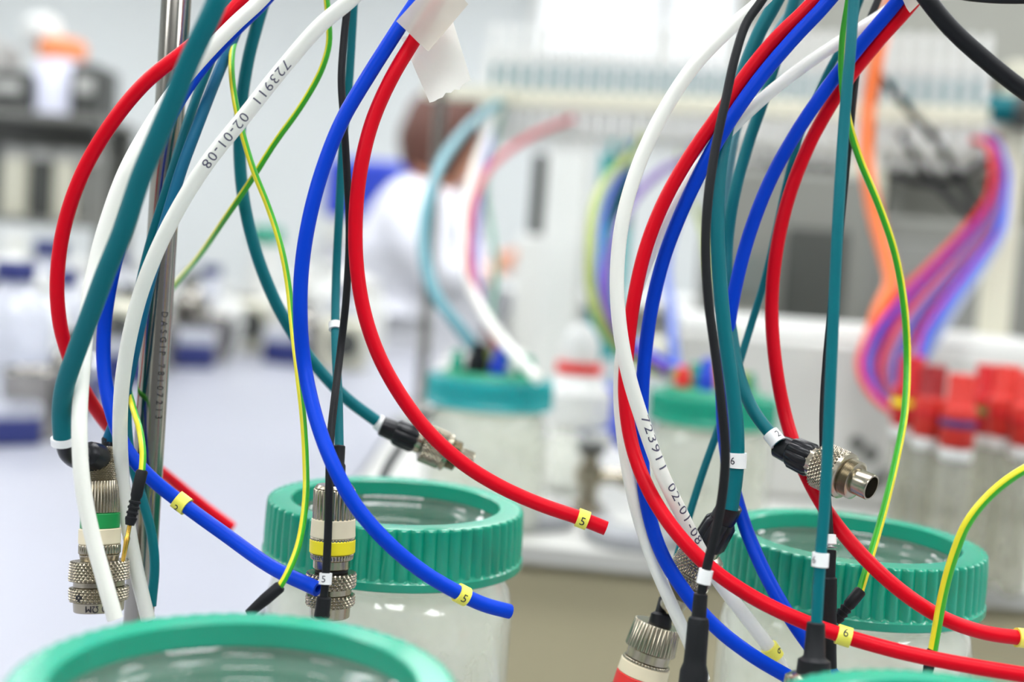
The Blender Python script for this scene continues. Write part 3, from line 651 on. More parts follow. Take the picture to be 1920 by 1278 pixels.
# right cream/red connector on thin teal cable
A2, ax2, L2 = axis_of((1246, 1120, .415), (1238, 1152, .413))
MB().lathe([(.0014, 0), (.0017, .0004), (.0018, L2), ], A2, ax2, 20, ridge(6, .0002)).build('sleeve', BLACK, T7)
A2, ax2, L2 = axis_of((1241, 1148, .413), (1236, 1180, .412))
MB().lathe([(.0026, 0), (.0036, .0008), (.0038, L2 * .5), (.0040, L2)], A2, ax2, 24).build('boot', BLACK, T7)
A, ax, L = axis_of((1234, 1168, .412), (1184, 1330, .412)); k = L / 34
hanging(T7, A, ax, k, [
    ('ridged_sleeve', NICKEL, 8.4, 9.3, 0, 10.5, 'ridge', 34), ('neck', NICKEL, 8.2, 8.2, 10.5, 14.5, '', 0), ('ridged_ring', NICKEL, 8.6, 8.6, 14.5, 16, 'ridge', 44),
    ('cream_band', CREAMRING, 9.4, 9.6, 15.6, 20.6, '', 0), ('red_band', REDRING, 9.7, 9.7, 20.6, 27, '', 0), ('knurled_collar', NICKEL, 9.6, 9.6, 27, 34, 'knurl', 38)])
# silver barrel connectors
def barrel(root, A, ax, L, sc, knob=True):
    """black knurled grip, silver knurled barrel, threaded nose; L = total length"""
    con = empty('connector', ORG[root]); con.parent = root; con.location = (0, 0, 0); ORG[con] = ORG[root]
    r = sc
    MB().lathe([(r * .42, 0), (r * .50, L * .01), (r * .54, L * .12), (r * .52, L * .17)], A, ax, 28).build('gland', BLACKG, con)
    MB().lathe([(r * .56, L * .15), (r * .68, L * .18), (r * .72, L * .36), (r * .60, L * .40)], A, ax, 60, lambda th, t, i: -r * .10 * (max(0, math.cos(10 * th)) ** 2) if 0 < i < 3 else 0).build('grip', BLACKG, con)
    MB().lathe([(r * .62, L * .38), (r * .62, L * .45)], A, ax, 28).build('neck', NICKEL, con)
    MB().lathe([(r * .62, L * .44), (r * .90, L * .47)] + [(r * .90, L * (.47 + .22 * i / 40)) for i in range(41)] + [(r * .90, L * .70)], A, ax, 204,
               lambda th, t, i: knurl(34, 17 / r * .8, r * .10)(th, t, i) if 2 < i < 42 else 0).build('barrel', NICKEL, con)
    MB().lathe([(r * .9, L * .70), (r * .98, L * .705), (r * .98, L * .735), (r * .85, L * .75)], A, ax, 36).build('collar', NICKEL, con)
    thr = []
    for i in range(7): thr += [(r * .74, L * (.75 + .014 * i)), (r * .80, L * (.757 + .014 * i))]
    MB().lathe(thr + [(r * .70, L * .85), (r * .56, L * .851)], A, ax, 36).build('thread', NICKEL, con)
    nose = [(r * .54, L * .84), (r * .54, L * .99), (r * .52, L), (r * .46, L), (r * .46, L * .9)]
    MB().lathe(nose, A, ax, 36, close=False).build('nose', NICKEL, con)
    MB().lathe([(r * .46, L * .90), (r * .46, L * .905)], A, ax, 28).build('socket', HOLESHADE, con)
    return con
A, ax, L = axis_of((1458, 835, .402), (1634, 914, .378)); barrel(T6, A, ax, L, .0077)
A, ax, L = axis_of((714, 797, .444), (884, 866, .448)); barrel(T3, A, ax, L, .0072)
A, ax, L = axis_of((1372, 944, .398), (1258, 1140, .412)); barrel(T5, A, ax, L * 1.0, .0078)
# black boots
def boot(root, a, b, prof, name='boot', fn=None):
    A, ax, L = axis_of(a, b); return MB().lathe([(r, t * L) for r, t in prof], A, ax, 28, fn).build(name, BLACK, root)
boot(K2, (1314, 1112, .362), (1298, 1300, .360), [(.0017, 0), (.0021, .01), (.0022, .23), (.0029, .25), (.0032, .30), (.0033, .62), (.0034, .70), (.0042, .78), (.0044, 1)])
boot(T8, (1530, 1166, .354), (1525, 1268, .353), [(.0023, 0), (.0026, .02), (.0031, .62), (.0036, .66), (.0046, .70), (.0050, .98), (.0046, 1)])
A, ax, L = axis_of((1524, 1262, .354), (1520, 1340, .353))
MB().lathe([(.0060, 0), (.0078, .0012), (.0082, .004), (.0082, L)], A, ax, 48, None).build('connector_cap', NICKEL, T8)
boot(K3, (1556, 1030, .387), (1553, 1085, .386), [(.0017, 0), (.0020, .03), (.0021, 1)], 'sleeve')
boot(K3, (1553, 1080, .386), (1550, 1250, .385), [(.0021, 0), (.0027, .02), (.0029, .8), (.0031, 1)])
# ------------------------------------------------------------------ tapes
def tape_mesh(name, cs, d, m, parent, bow=.0012, nx=10, ny=10, jag=0.0, th=.00015, dz=(0, 0, 0, 0)):
    q = [P(c[0], c[1], d + dz[i]) for i, c in enumerate(cs)]
    n = (q[1] - q[0]).cross(q[3] - q[0]).normalized()
    V = []
    for side in (0, 1):
        for j in range(ny + 1):
            for i in range(nx + 1):
                a, b = i / nx, j / ny
                p = q[0].lerp(q[1], a).lerp(q[3].lerp(q[2], a), b)
                e = (random.Random(i * 7 + 3).random() - .5) * jag if j == ny else 0
                p = p + (q[3] - q[0]).normalized() * e + n * (bow * math.sin(a * PI * 2) * math.cos(b * 2) + side * th)
                V.append(p)
    F = []; N = (nx + 1) * (ny + 1)
    for j in range(ny):
        for i in range(nx):
            a = j * (nx + 1) + i; F.append((a, a + 1, a + nx + 2, a + nx + 1)); F.append((N + a, N + a + nx + 1, N + a + nx + 2, N + a + 1))
    per = [i for i in range(nx + 1)] + [j * (nx + 1) + nx for j in range(1, ny + 1)] + [ny * (nx + 1) + i for i in range(nx - 1, -1, -1)] + [j * (nx + 1) for j in range(ny - 1, 0, -1)]
    for a, b in zip(per, per[1:] + per[:1]): F.append((a, b, N + b, N + a))
    return mk(name, V, F, m, parent)
tp = thing('masking_tape', P(805, 100, .385), 'folded pale masking tape joining the blue and red tubes at the top', 'tape')
tape_mesh('wrapped_strip', [(743, 40), (803, 97), (878, 8), (825, -50)], .3805, TAPE, tp, bow=.0006)
tape_mesh('loose_end', [(752, 70), (848, 36), (884, 152), (806, 194)], .396, TAPE2, tp, bow=.0008, jag=.0012)
tp2 = thing('masking_tape', P(1710, 0, .40), 'piece of masking tape on the blue and red tubes at the upper right corner', 'tape')
tape_mesh('wrapped_strip', [(1684, -14), (1706, 24), (1752, -22), (1725, -60)], .3985, TAPE, tp2, bow=.0004)
# ================================================================== overhead manifold rail
rl = P(905, 182, 1.40); rrt = P(1852, 226, 1.26); zr = (rl.z + rrt.z) / 2; rl.z = rrt.z = zr
rd = (rrt - rl).normalized(); rn = Vector((-rd.y, rd.x, 0)); RLN = (rrt - rl).length; rang = math.atan2(rd.y, rd.x)
rail = thing('manifold_rail', rl, 'long cream manifold rail with rows of white connectors above the far jars', 'manifold')
mid = rl.lerp(rrt, .5)
MB().box(mid, (RLN, .035, .020), rang, .002).build('beam', CREAM, rail, False)
MB().box(mid + rn * .03 + Vector((0, 0, -.012)), (RLN * .99, .02, .05), rang, .002).build('back_beam', CREAM, rail, False)
NC = 35
def conn_mesh(name, m, dims, parent):
    mb = MB(); w_, dp, h = dims
    mb.box((0, 0, h * .3), (w_, dp, h * .6), 0, .001); mb.lathe([(w_ * .46, h * .55), (w_ * .46, h * .9), (w_ * .34, h)], segs=12)
    me = mb.build(name, m, None, False); return me
pitch = RLN / NC
proto = conn_mesh('connector', OFFW, (pitch * .66, .026, .074), None); proto2 = conn_mesh('outlet', OFFW, (pitch * .66, .026, .046), None)
clipm = MB().box((0, 0, .013), (pitch * .36, .030, .028), 0, .001).build('clip', TEAL, None, False)
for i in range(NC):
    p = rl + rd * (pitch * (i + .5)) - rl
    for pr_, off, flip, nm in ((proto, Vector((0, 0, .0105)), 0, 'connector'), (proto2, Vector((0, 0, -.0105)) - rn * 0.004, 1, 'outlet'), (clipm, rd * (pitch * .5) + Vector((0, 0, .0105)), 0, 'clip')):
        if nm == 'clip' and i == NC - 1: continue
        o = pr_.copy(); col.objects.link(o); o.name = nm; o.parent = rail; o.location = p + off
        o.rotation_euler = (PI if flip else 0, 0, rang)
for o in (proto, proto2, clipm): bpy.data.objects.remove(o)
# supports of the rail
lp_ = P(826, 200, 1.36); lb = PZ(800, 800, BENCH)
st = thing('support_stand', (lp_.x, lp_.y, BENCH), 'slim grey support rod in front of the person, standing beside the teal-lidded jar', 'stand')
sy = lp_.y; sx = lp_.x
MB().lathe([(.0062, .0), (.0062, zr - BENCH + .01)], (sx, sy, BENCH), (0, 0, 1), 20).build('rod', STEEL, st)
MB().lathe([(.035, 0), (.035, .008), (.010, .014)], (sx, sy, BENCH), (0, 0, 1), 28).build('foot', MGREY, st)
MB().box((sx + .03, sy, zr), (.10, .016, .016), rang, .001).build('arm', CREAM, st, False)
pc = P(1893, 300, 1.27)
st2 = thing('support_post', (pc.x, pc.y, BENCH), 'beige square post at the right end of the manifold rail', 'post')
MB().box((pc.x, pc.y, (BENCH + zr + .06) / 2), (.026, .03, zr + .06 - BENCH), RZ, .002).build('post', CREAM, st2, False)
MB().box((pc.x, pc.y, BENCH + .005), (.07, .07, .01), RZ, .002).build('foot', MGREY, st2, False)
tbar = thing('teal_bar', P(1900, 205, 1.22), 'teal horizontal bar right of the manifold rail at the picture edge', 'bar')
A, ax, L = axis_of((1846, 203, 1.26), (2040, 212, 1.22)); MB().lathe([(.012, 0), (.014, .002), (.014, L)], A, ax, 20).build('bar', TEAL, tbar)
MB().lathe([(.02, .03), (.02, .045)], A, ax, 20).build('collar', DGREY, tbar)
# ------------------------------------------------------------------ mid-ground tubes above the far jars
def btube(name, pts, r, m, label, cat='tube', group=None):
    pa = Path([P(*p) for p in pts], .006); o = sweep(name, pa, r, m, None, segs=10); tag(o, label, cat, group); return o
btube('teal_tube', [(940, 190, 1.36), (900, 218, 1.25), (850, 270, 1.12), (812, 340, 1.03), (795, 420, .98), (797, 490, .96), (820, 560, .94), (858, 610, .93), (892, 656, .925)], .0048, PALETEAL, 'pale teal tube looping left of the far teal-lidded jar')
btube('red_tube', [(1075, 222, 1.36), (1010, 248, 1.28), (950, 285, 1.18), (905, 335, 1.08), (882, 400, 1.02), (877, 470, .98), (888, 540, .95), (912, 600, .93), (935, 660, .925)], .0036, mat('faded_red_tubing', (168, 38, 54), .4), 'faded red tube hanging from the rail into the teal-lidded jar')
btube('teal_tube', [(945, 195, 1.36), (918, 300, 1.25), (912, 370, 1.1), (925, 450, 1.0), (930, 530, .96), (922, 590, .94), (938, 660, .93)], .0026, mat('grey_green_tubing', (80, 128, 108), .4), 'thin grey-green tube hanging between the red and white ones far back')
btube('white_tube', [(940, 190, 1.36), (905, 270, 1.25), (880, 350, 1.1), (866, 430, 1.0), (876, 520, .96), (915, 600, .92), (960, 660, .89), (1010, 712, .87)], .0040, WHITE, 'clear white tube draped over the rim of the teal-lidded jar')
btube('lavender_tube', [(930, 195, 1.37), (908, 320, 1.2), (895, 430, 1.05), (892, 520, .98), (910, 590, .95), (945, 640, .935), (975, 668, .93)], .0032, mat('lavender_tubing', (116, 106, 176), .4), 'lavender tube leading down to the teal-lidded jar')
btube('dark_teal_cable', [(935, 190, 1.37), (915, 260, 1.3), (885, 330, 1.2), (868, 390, 1.12), (862, 440, 1.08)], .0040, TEAL2, 'dark teal cable end beside the person\'s face', 'cable')
btube('yellow_green_tube', [(1206, 234, 1.36), (1203, 270, 1.33), (1180, 295, 1.25), (1140, 335, 1.12), (1115, 390, 1.05), (1108, 470, 1.0), (1112, 560, .98), (1150, 640, .96), (1220, 690, .945), (1300, 705, .94)], .0045, OLIVE, 'yellow-green tube arching left toward the far green-lidded jar')
btube('purple_tube', [(1330, 240, 1.35), (1300, 288, 1.33), (1245, 318, 1.2), (1195, 365, 1.1), (1158, 430, 1.02), (1140, 500, .98), (1140, 580, .96), (1180, 650, .95), (1255, 700, .94)], .0042, PURPLE, 'purple tube arching behind the white tubing toward the far green-lidded jar')
btube('blue_tube', [(1200, 234, 1.365), (1188, 285, 1.34), (1150, 350, 1.2), (1125, 430, 1.1), (1122, 520, 1.02), (1150, 610, .98), (1230, 670, .95), (1300, 700, .945)], .0034, BLUEP, 'dark blue tube behind the white tubing left of the green-lidded jar')
btube('blue_tube', [(1345, 240, 1.35), (1310, 320, 1.31), (1265, 420, 1.2), (1250, 500, 1.1), (1258, 580, 1.02), (1262, 640, .97), (1268, 695, .945)], .0042, PALEBLUE, 'pale blue tube dropping into the far green-lidded jar')
btube('yellow_green_tube', [(1262, 238, 1.355), (1285, 345, 1.32), (1318, 430, 1.2), (1335, 520, 1.1), (1372, 620, 1.0), (1365, 690, .95)], .003, OLIVE, 'thin olive tube behind the black cable')
btube('black_cable', [(830, 760, 1.0), (790, 785, .90), (755, 832, .80), (722, 885, .72), (690, 985, .66), (650, 1085, .70)], .003, BLACK, 'dark cable behind the middle jar below the black and silver plug', 'cable')
# orange cable
btube('orange_cable', [(1690, -60, 1.2), (1662, 40, 1.2), (1640, 130, 1.2), (1626, 230, 1.2), (1626, 310, 1.19), (1640, 400, 1.18), (1662, 480, 1.16), (1672, 530, 1.14), (1650, 580, 1.12), (1632, 640, 1.1)], .0066, ORANGE, 'thick orange cable hanging in front of the rail', 'cable')
# bundle of red, blue and violet tubing on the right
bund = [(RED, 'red'), (BLUEP, 'blue'), (PURPLE, 'violet'), (RED, 'red'), (PINK, 'pink'), (PALEBLUE, 'pale blue'), (PURPLE, 'violet'), (RED, 'red'), (BLUEP, 'blue'), (PALEBLUE, 'pale blue'), (mat('pale_grey_tubing', (150, 158, 180), .4), 'pale grey')]
cnt = {}
for i, (m, nm) in enumerate(bund):
    cnt[nm] = cnt.get(nm, 0) + 1
    a = i / (len(bund) - 1); j = (i * 37 % 11 - 5) * 1.3
    up = (i % 4) * 7
    pts = [(1822 + up, 262 - up, 1.25), (1856 + up * .8 + j, 268, 1.24), (1868 + 14 * a + j, 310, 1.22), (1860 + 26 * a + j, 370, 1.2 - .02 * a), (1816 + 66 * a + j, 430, 1.17 - .03 * a), (1742 + 104 * a, 500, 1.14 - .04 * a), (1672 + 126 * a, 570, 1.11 - .04 * a), (1628 + 134 * a, 630, 1.08 - .03 * a), (1612 + 122 * a, 690, 1.06 - .02 * a), (1640 + 76 * a, 745, 1.04), (1696 + 26 * a, 785, 1.02)]
    if a > .6: pts = pts[:8] + [(1716 + 30 * (a - .6), 690, 1.04), (1708 + 20 * (a - .6), 740, 1.02)]
    pts = [(x, y, d + (i % 4) * .0075) for x, y, d in pts]
    btube(nm.replace(' ', '_') + '_tube', pts, .0029, m, ['leftmost ', 'second ', 'third '][cnt[nm] - 1] + nm + ' tube of the bundle falling from the right end of the rail', 'tube', nm + ' tubes in the right bundle')
for i, pts in enumerate([[(1640, 130, 1.22), (1700, 200, 1.21), (1760, 270, 1.2), (1800, 340, 1.2), (1830, 390, 1.2)], [(1690, 250, 1.22), (1740, 330, 1.2), (1800, 390, 1.19), (1850, 440, 1.18)], [(1660, 320, 1.23), (1740, 345, 1.22), (1800, 330, 1.21), (1850, 300, 1.21)]]):
    btube('black_cable', pts, .0040, BLACK, ['black cable slanting over the right part of the rail', 'lower black cable slanting under the rail toward the tube bundle', 'black cable curving level beneath the rail at the right'][i], 'cable')
# ================================================================== red capped sample tubes
rack_px = [(1712, 668, .86, REDCAP, YELLOWRING, 0), (1752, 685, .84, CORAL, REDCAP, 1), (1806, 702, .815, CORAL, NAVYP, 0), (1857, 684, .87, REDCAP, GREENRING, 0), (1893, 686, .845, CORAL, REDCAP, 0), (1938, 700, .82, CORAL, REDCAP, 0)]
lb_t = ['sample tube with red cap and yellow band, leftmost by the tubing bundle', 'sample tube with dark red knob on its coral cap, second from the left', 'front sample tube with coral cap and dark blue band', 'back sample tube with red cap and green band', 'sample tube with plain coral cap between the green-banded one and the edge', 'sample tube with coral cap cut off by the right edge']
for (px, py, d, m, bm_, kd), lb in zip(rack_px, lb_t):
    top = P(px, py, d); x, y, z = top
    t = thing('sample_tube', (x, y, BENCH), lb, 'sample tube', 'red capped sample tubes')
    MB().lathe([(.0088, 0), (.0092, -.001), (.0092, -.0215), (.0098, -.0225)], (x, y, z), (0, 0, 1), 28, ridge(24, -.0005)).build('knob', REDCAP2 if kd else m, t)
    MB().lathe([(.0105, -.0215), (.0116, -.0225), (.0116, -.030)], (x, y, z), (0, 0, 1), 28).build('cap', m, t)
    MB().lathe([(.0117, -.0298), (.0119, -.0302), (.0119, -.0345), (.0117, -.035)], (x, y, z), (0, 0, 1), 28).build('colour_band', bm_, t)
    MB().lathe([(.0115, -.0348), (.0115, -.048), (.0108, -.049)], (x, y, z), (0, 0, 1), 28, ridge(30, -.0004)).build('cap_skirt', m, t)
    MB().lathe([(.0104, -.0485), (.0108, -.050), (.0108, -.056), (.0090, -.058)], (x, y, z), (0, 0, 1), 28).build('collar', OFFW, t)
    zb = BENCH - z
    MB().lathe([(.0096, -.0575), (.0096, zb + .010), (.0080, zb + .003), (.004, zb + .0008), (.003, zb + .002), (.0070, zb + .006), (.0084, zb + .012), (.0084, -.058)], (x, y, z), (0, 0, 1), 28, close=False).build('glass_tube', TUBEGLASS, t)
    MB().lathe([(.0016, -.056), (.0016, zb + .02)], (x, y, z), (0, 0, 1), 10).build('dip_tube', CREAM, t)
# ================================================================== instruments on the far bench
def gz(px, d): # ground point under a pixel column at depth d on the bench
    p = P(px, 700, d); return Vector((p.x, p.y, BENCH))
g = gz(1600, 1.02); 
ins = thing('instrument_box', (g.x, g.y, BENCH), 'large pale grey instrument box with small dark buttons behind the right jar', 'instrument')
gx = P(1640, 800, 1.10); W_ = .36; H_ = .150
cbox = Vector((gx.x + .01, gx.y + .13, BENCH + H_ / 2))
MB().box(cbox, (W_, .24, H_), RZ, .006).build('housing', LGREY, ins, False)
fn_ = Vector((en.x, en.y, 0))
for i, (px, py) in enumerate(((1632, 850), (1662, 890), (1690, 930), (1640, 905), (1606, 830))):
    v = _f + _r * ((px - CX) / FPX) - _u * ((py - CY) / FPX)
    fp = cbox - fn_ * .1205; tt = (fp - CAM).dot(fn_) / v.dot(fn_); q = CAM + v * tt
    MB().lathe([(.006, 0), (.006, .004), (.0045, .005)], q, -fn_, 16).build('button', DGREY, ins)
MB().box(cbox + Vector((0, 0, H_ / 2 + .004)), (W_ * .98, .22, .008), RZ, .003).build('top_cover', OFFW, ins, False)
# dark grey instrument tower behind
g = gz(1470, 1.75)
tw = thing('instrument_tower', g, 'dark grey instrument tower with recessed panel below the rail', 'instrument')
MB().box((g.x, g.y + .12, BENCH + .175), (.22, .24, .35), RZ, .006).build('housing', MGREY, tw, False)
p_ = Vector((g.x, g.y + .12, BENCH + .15)) - fn_ * .122
MB().box(p_ + ed * .04, (.085, .012, .24), RZ, .003).build('dark_panel', DGREY, tw, False)
MB().box(p_ - ed * .06 + Vector((0, 0, .05)), (.06, .010, .06), RZ, .002).build('display', mat('display_grey', (110, 116, 112), .3), tw, False)
for k in range(3): MB().box(p_ - ed * .06 + Vector((0, 0, -.01 - k * .03)), (.05, .010, .012), RZ, .002).build('key', LGREY, tw, False)
# post & grey cabinet further right
g = gz(1585, 1.9)
po = thing('shelf_post', g, 'cream shelf post left of the orange cable', 'post')
MB().box((g.x, g.y, BENCH + .22), (.055, .05, .44), RZ, .004).build('post', CREAM, po, False); MB().box((g.x, g.y, BENCH + .006), (.1, .1, .012), RZ, .003).build('foot', MGREY, po, False)
g = gz(1760, 1.8)
cb = thing('control_cabinet', g, 'grey control cabinet behind the tubing bundle', 'cabinet')
MB().box((g.x, g.y + .15, BENCH + .15), (.28, .26, .30), RZ, .006).build('housing', MGREY, cb, False)
p_ = Vector((g.x, g.y + .15, BENCH + .15)) - fn_ * .133
MB().box(p_, (.23, .012, .23), RZ, .003).build('door', mat('cabinet_door_grey', (128, 128, 124), .5), cb, False)
MB().box(p_ + ed * .09 - fn_ * .01, (.01, .014, .06), RZ, .002).build('handle', DGREY, cb, False)
for k, (dx, dz, m) in enumerate(((-.03, .05, REDCAP), (-.055, -.045, REDCAP), (-.075, -.01, GREENRING))): MB().lathe([(.013, 0), (.013, .008), (.010, .011)], p_ + ed * dx + Vector((0, 0, dz)) - fn_ * .005, -fn_, 18).build('push_button', m, cb)
g = gz(1895, 1.28)
bx = thing('white_box', g, 'pale grey box behind the red capped sample tubes', 'box')
MB().box((g.x + .02, g.y + .08, BENCH + .068), (.26, .12, .136), RZ, .005).build('carton', LGREY, bx, False)
MB().box((g.x + .02, g.y + .08, BENCH + .140), (.265, .125, .010), RZ, .003).build('lid', mat('grey_lid', (176, 176, 172), .5), bx, False)
g = gz(1625, 2.62)
rk = thing('equipment_rack', g, 'grey open equipment rack standing behind the rail on the right', 'rack')
rgrey = mat('rack_grey', (138, 138, 130), .6, var=.06, scale=5)
rc = Vector((g.x, g.y, BENCH))
MB().box(rc + Vector((0, 0, .24)), (.62, .02, .48), RZ, .003).build('back_panel', rgrey, rk, False)
for k in (-1, 0, 1): MB().box(rc + ed * (.30 * k) - fn_ * .06 + Vector((0, 0, .24)), (.025, .12, .48), RZ, .002).build('upright', MGREY, rk, False)
for z in (.20, .45): MB().box(rc - fn_ * .06 + Vector((0, 0, z)), (.60, .11, .015), RZ, .002).build('shelf', LGREY, rk, False)
# overhead cabinet upper right
p0 = P(1720, 20, 2.1)
oc = thing('overhead_cabinet', (p0.x, p0.y + .2, 1.5), 'grey overhead cabinet in the upper right background', 'cabinet')
hgrey = mat('cabinet_grey', (150, 150, 140), .6, var=.05, scale=4)
zc0 = p0.z - .10
MB().box((p0.x + .24, p0.y + .25, zc0 + .35), (.98, .40, .70), RZ, .006).build('carcass', hgrey, oc, False)
for k in range(2): MB().box(Vector((p0.x + .24, p0.y + .25, zc0 + .35)) - fn_ * .208 + ed * (-.245 + .49 * k), (.48, .016, .67), RZ, .003).build('door', mat('cabinet_door', (158, 158, 148), .6, var=.04, scale=4), oc, False)
for sx_ in (-.44, .44):
    MB().box(Vector((p0.x + .24, p0.y + .30, (BENCH + zc0) / 2)) + ed * sx_, (.04, .04, zc0 - BENCH), RZ, .003).build('upright', MGREY, oc, False)
# light grey column, dark strip, teal box in the middle
g = gz(1040, 1.95)
cl = thing('equipment_column', g, 'smooth pale grey equipment column in the middle background', 'column')
MB().box((g.x, g.y, BENCH + .20), (.068, .08, .40), RZ, .008).build('column', OFFW, cl, False); MB().box((g.x, g.y, BENCH + .008), (.1, .11, .016), RZ, .003).build('foot', LGREY, cl, False)
g = gz(985, 2.3)
ds = thing('dark_pillar', g, 'dark upright pillar left of the pale column', 'pillar')
MB().box((g.x, g.y, BENCH + .315), (.026, .05, .15), RZ, .004).build('panel', DGREY, ds, False); MB().box((g.x, g.y, BENCH + .12), (.06, .07, .24), RZ, .004).build('base', OFFW, ds, False)
g = gz(1128, 1.62)
tbx = thing('teal_container', g, 'teal upright container with dark front right of the pale column', 'container')
MB().box((g.x, g.y, BENCH + .19), (.046, .07, .34), RZ, .006).build('body', LIDT, tbx, False); MB().box(Vector((g.x, g.y, BENCH + .30)) - fn_ * .036 + ed * .008, (.028, .006, .10), RZ, .002).build('dark_window', mat('deep_teal', (0, 70, 72), .4), tbx, False)
MB().box((g.x, g.y, BENCH + .01), (.075, .085, .02), RZ, .004).build('base', MGREY, tbx, False)
# bottle and stirrers between the far jars
def stirrer(px, d, label, r=.048):
    g = gz(px, d); t = thing('stirrer_plate', g, label, 'stirrer')
    MB().lathe([(r * .92, 0), (r, .003), (r, .010), (r * .95, .013), (r * .6, .0145)], g, (0, 0, 1), 40).build('plate', mat('plate_grey', (146, 148, 150), .5), t)
    MB().lathe([(r * .5, .0145), (r * .5, .017)], g, (0, 0, 1), 32).build('top_disc', LGREY, t); return g
stirrer(1015, .945, 'grey round stirrer plate on the bench right of the teal-lidded jar', .035)
stirrer(1215, .905, 'grey round stirrer plate left of the green-lidded jar', .038)
g = gz(1085, 1.08)
fb = thing('filter_bottle', g, 'white filter bottle with red band and blue side cap between the far jars', 'bottle')
MB().lathe([(.022, 0), (.024, .003), (.024, .045), (.018, .058), (.018, .062)], g, (0, 0, 1), 32).build('body', GLASS, fb)
MB().lathe([(.026, .060), (.031, .064), (.031, .090), (.022, .098), (.020, .106)], g, (0, 0, 1), 32).build('funnel', OFFW, fb)
MB().lathe([(.0205, .106), (.0205, .116)], g, (0, 0, 1), 32).build('red_band', REDRING, fb)
MB().lathe([(.017, .116), (.017, .135), (.010, .146), (.006, .150)], g, (0, 0, 1), 32).build('dome', OFFW, fb)
gg = g + Vector((.040, -.02, .058)); MB().lathe([(.012, 0), (.014, .001), (.014, .016), (.012, .018)], gg, (.5, -.6, .2), 24, ridge(20, .0005)).build('side_cap', BLUEP, fb)
gg = g + Vector((.012, -.015, .052)); MB().lathe([(.006, 0), (.006, .03)], gg, (.8, -.3, .1), 16).build('side_arm', OFFW, fb)
g = gz(1120, .99)
vb = thing('metal_valve', g, 'small metal valve fitting standing between the far jars', 'valve')
MB().lathe([(.014, 0), (.015, .002), (.015, .008), (.008, .010), (.008, .024), (.012, .026), (.012, .040), (.007, .042), (.007, .050)], g, (0, 0, 1), 24).build('body', NICKEL, vb)
MB().lathe([(.006, 0), (.006, .026), (.009, .027), (.009, .034)], g + Vector((0, 0, .033)), (1, -.2, 0), 16).build('outlet', NICKEL, vb)
MB().lathe([(.010, 0), (.011, .001), (.011, .008), (.009, .009)], g + Vector((0, 0, .050)), (0, 0, 1), 18, ridge(10, .0008)).build('knob', DGREY, vb)
g = gz(1290, 1.5)
wb = thing('white_canister', g, 'low white canister set behind the far green-lidded jar', 'canister')
MB().box((g.x + .05, g.y + .05, BENCH + .05), (.20, .13, .10), RZ, .008).build('tub', OFFW, wb, False); MB().box((g.x + .05, g.y + .05, BENCH + .103), (.21, .14, .012), RZ, .004).build('lid', CREAM, wb, False)
g = gz(1150, 1.45)
wb = thing('blue_rack', g, 'small blue rack left of the white canister', 'rack')
MB().box((g.x, g.y, BENCH + .03), (.07, .05, .06), RZ, .004).build('rack', BLUEP, wb, False)
for k in range(4): MB().lathe([(.006, .03), (.006, .085), (.004, .09)], g + ed * (-.024 + .016 * k), (0, 0, 1), 12).build('vial', OFFW, wb)
# ================================================================== left background clutter on the long bench
def gl(px, d): p = P(px, 700, d); return Vector((p.x, p.y, BENCH))
def media_bottle(name, h, r, capm, bodym=GLASS):
    t = empty(name, (0, 0, 0))
    MB().lathe([(r * .9, 0), (r, .004), (r, h * .62), (r * .9, h * .72), (r * .42, h * .82), (r * .40, h * .88)], segs=28).build('body', bodym, t)
    MB().lathe([(r * .48, h * .87), (r * .50, h * .88), (r * .50, h * .985), (r * .46, h)], segs=28, fn=ridge(24, r * .02)).build('cap', capm, t)
    return t
FROST = glass_mat('frosted_glass', (236, 238, 244), 0.6)
protoB = media_bottle('media_bottle', .16, .040, NAVYP, FROST)
protoW = media_bottle('plastic_bottle', .15, .034, OFFW, OFFW)
protoM = media_bottle('steel_bottle', .13, .030, DGREY, STEEL)
spots = [(20, 1.30, protoB, 1.0), (66, 1.42, protoW, .95), (110, 1.55, protoB, .9), (30, 1.62, protoM, 1.1), (85, 1.75, protoB, 1.1), (140, 1.85, protoW, 1.0), (170, 1.95, protoM, 1.1), (205, 2.05, protoB, 1.0), (235, 1.8, protoM, .9), (262, 2.1, protoW, 1.05),
         (350, 2.1, protoM, 1.0), (385, 2.2, protoB, .9), (420, 2.05, protoW, .8), (525, 2.2, protoW, .9), (560, 2.1, protoM, .8), (600, 2.2, protoW, 1.1), (640, 2.15, protoB, .8), (15, 2.0, protoW, 1.2), (300, 2.25, protoW, .9), (130, 1.30, protoM, .7)]
used = set(); names = {protoB: ('%s frosted bottle with navy cap counted from the left edge', 'navy capped bottles'), protoW: ('%s white plastic bottle on the left bench counted from the left edge', 'white plastic bottles'), protoM: ('%s dark capped steel bottle on the left bench from the left edge', 'steel bottles')}
ORD = ['first', 'second', 'third', 'fourth', 'fifth', 'sixth', 'seventh', 'eighth']
rank = {}
for pr_ in (protoB, protoW, protoM):
    for k, q in enumerate(sorted([q for q in spots if q[2] is pr_], key=lambda q: q[0])): rank[q] = k
for q in spots:
    px, d, pr_, sc = q
    o = pr_ if pr_ not in used else copy_tree(pr_); used.add(pr_)
    o.location = gl(px, d); o.scale = (sc, sc, sc); tag(o, names[pr_][0] % ORD[rank[q]], 'bottle', names[pr_][1])
def tip_box():
    t = empty('tip_box', (0, 0, 0)); MB().box((0, 0, .022), (.10, .07, .044), 0, .004).build('box', NAVYP, t, False); MB().box((0, 0, .058), (.102, .072, .028), 0, .006).build('lid', FROST, t, False); return t
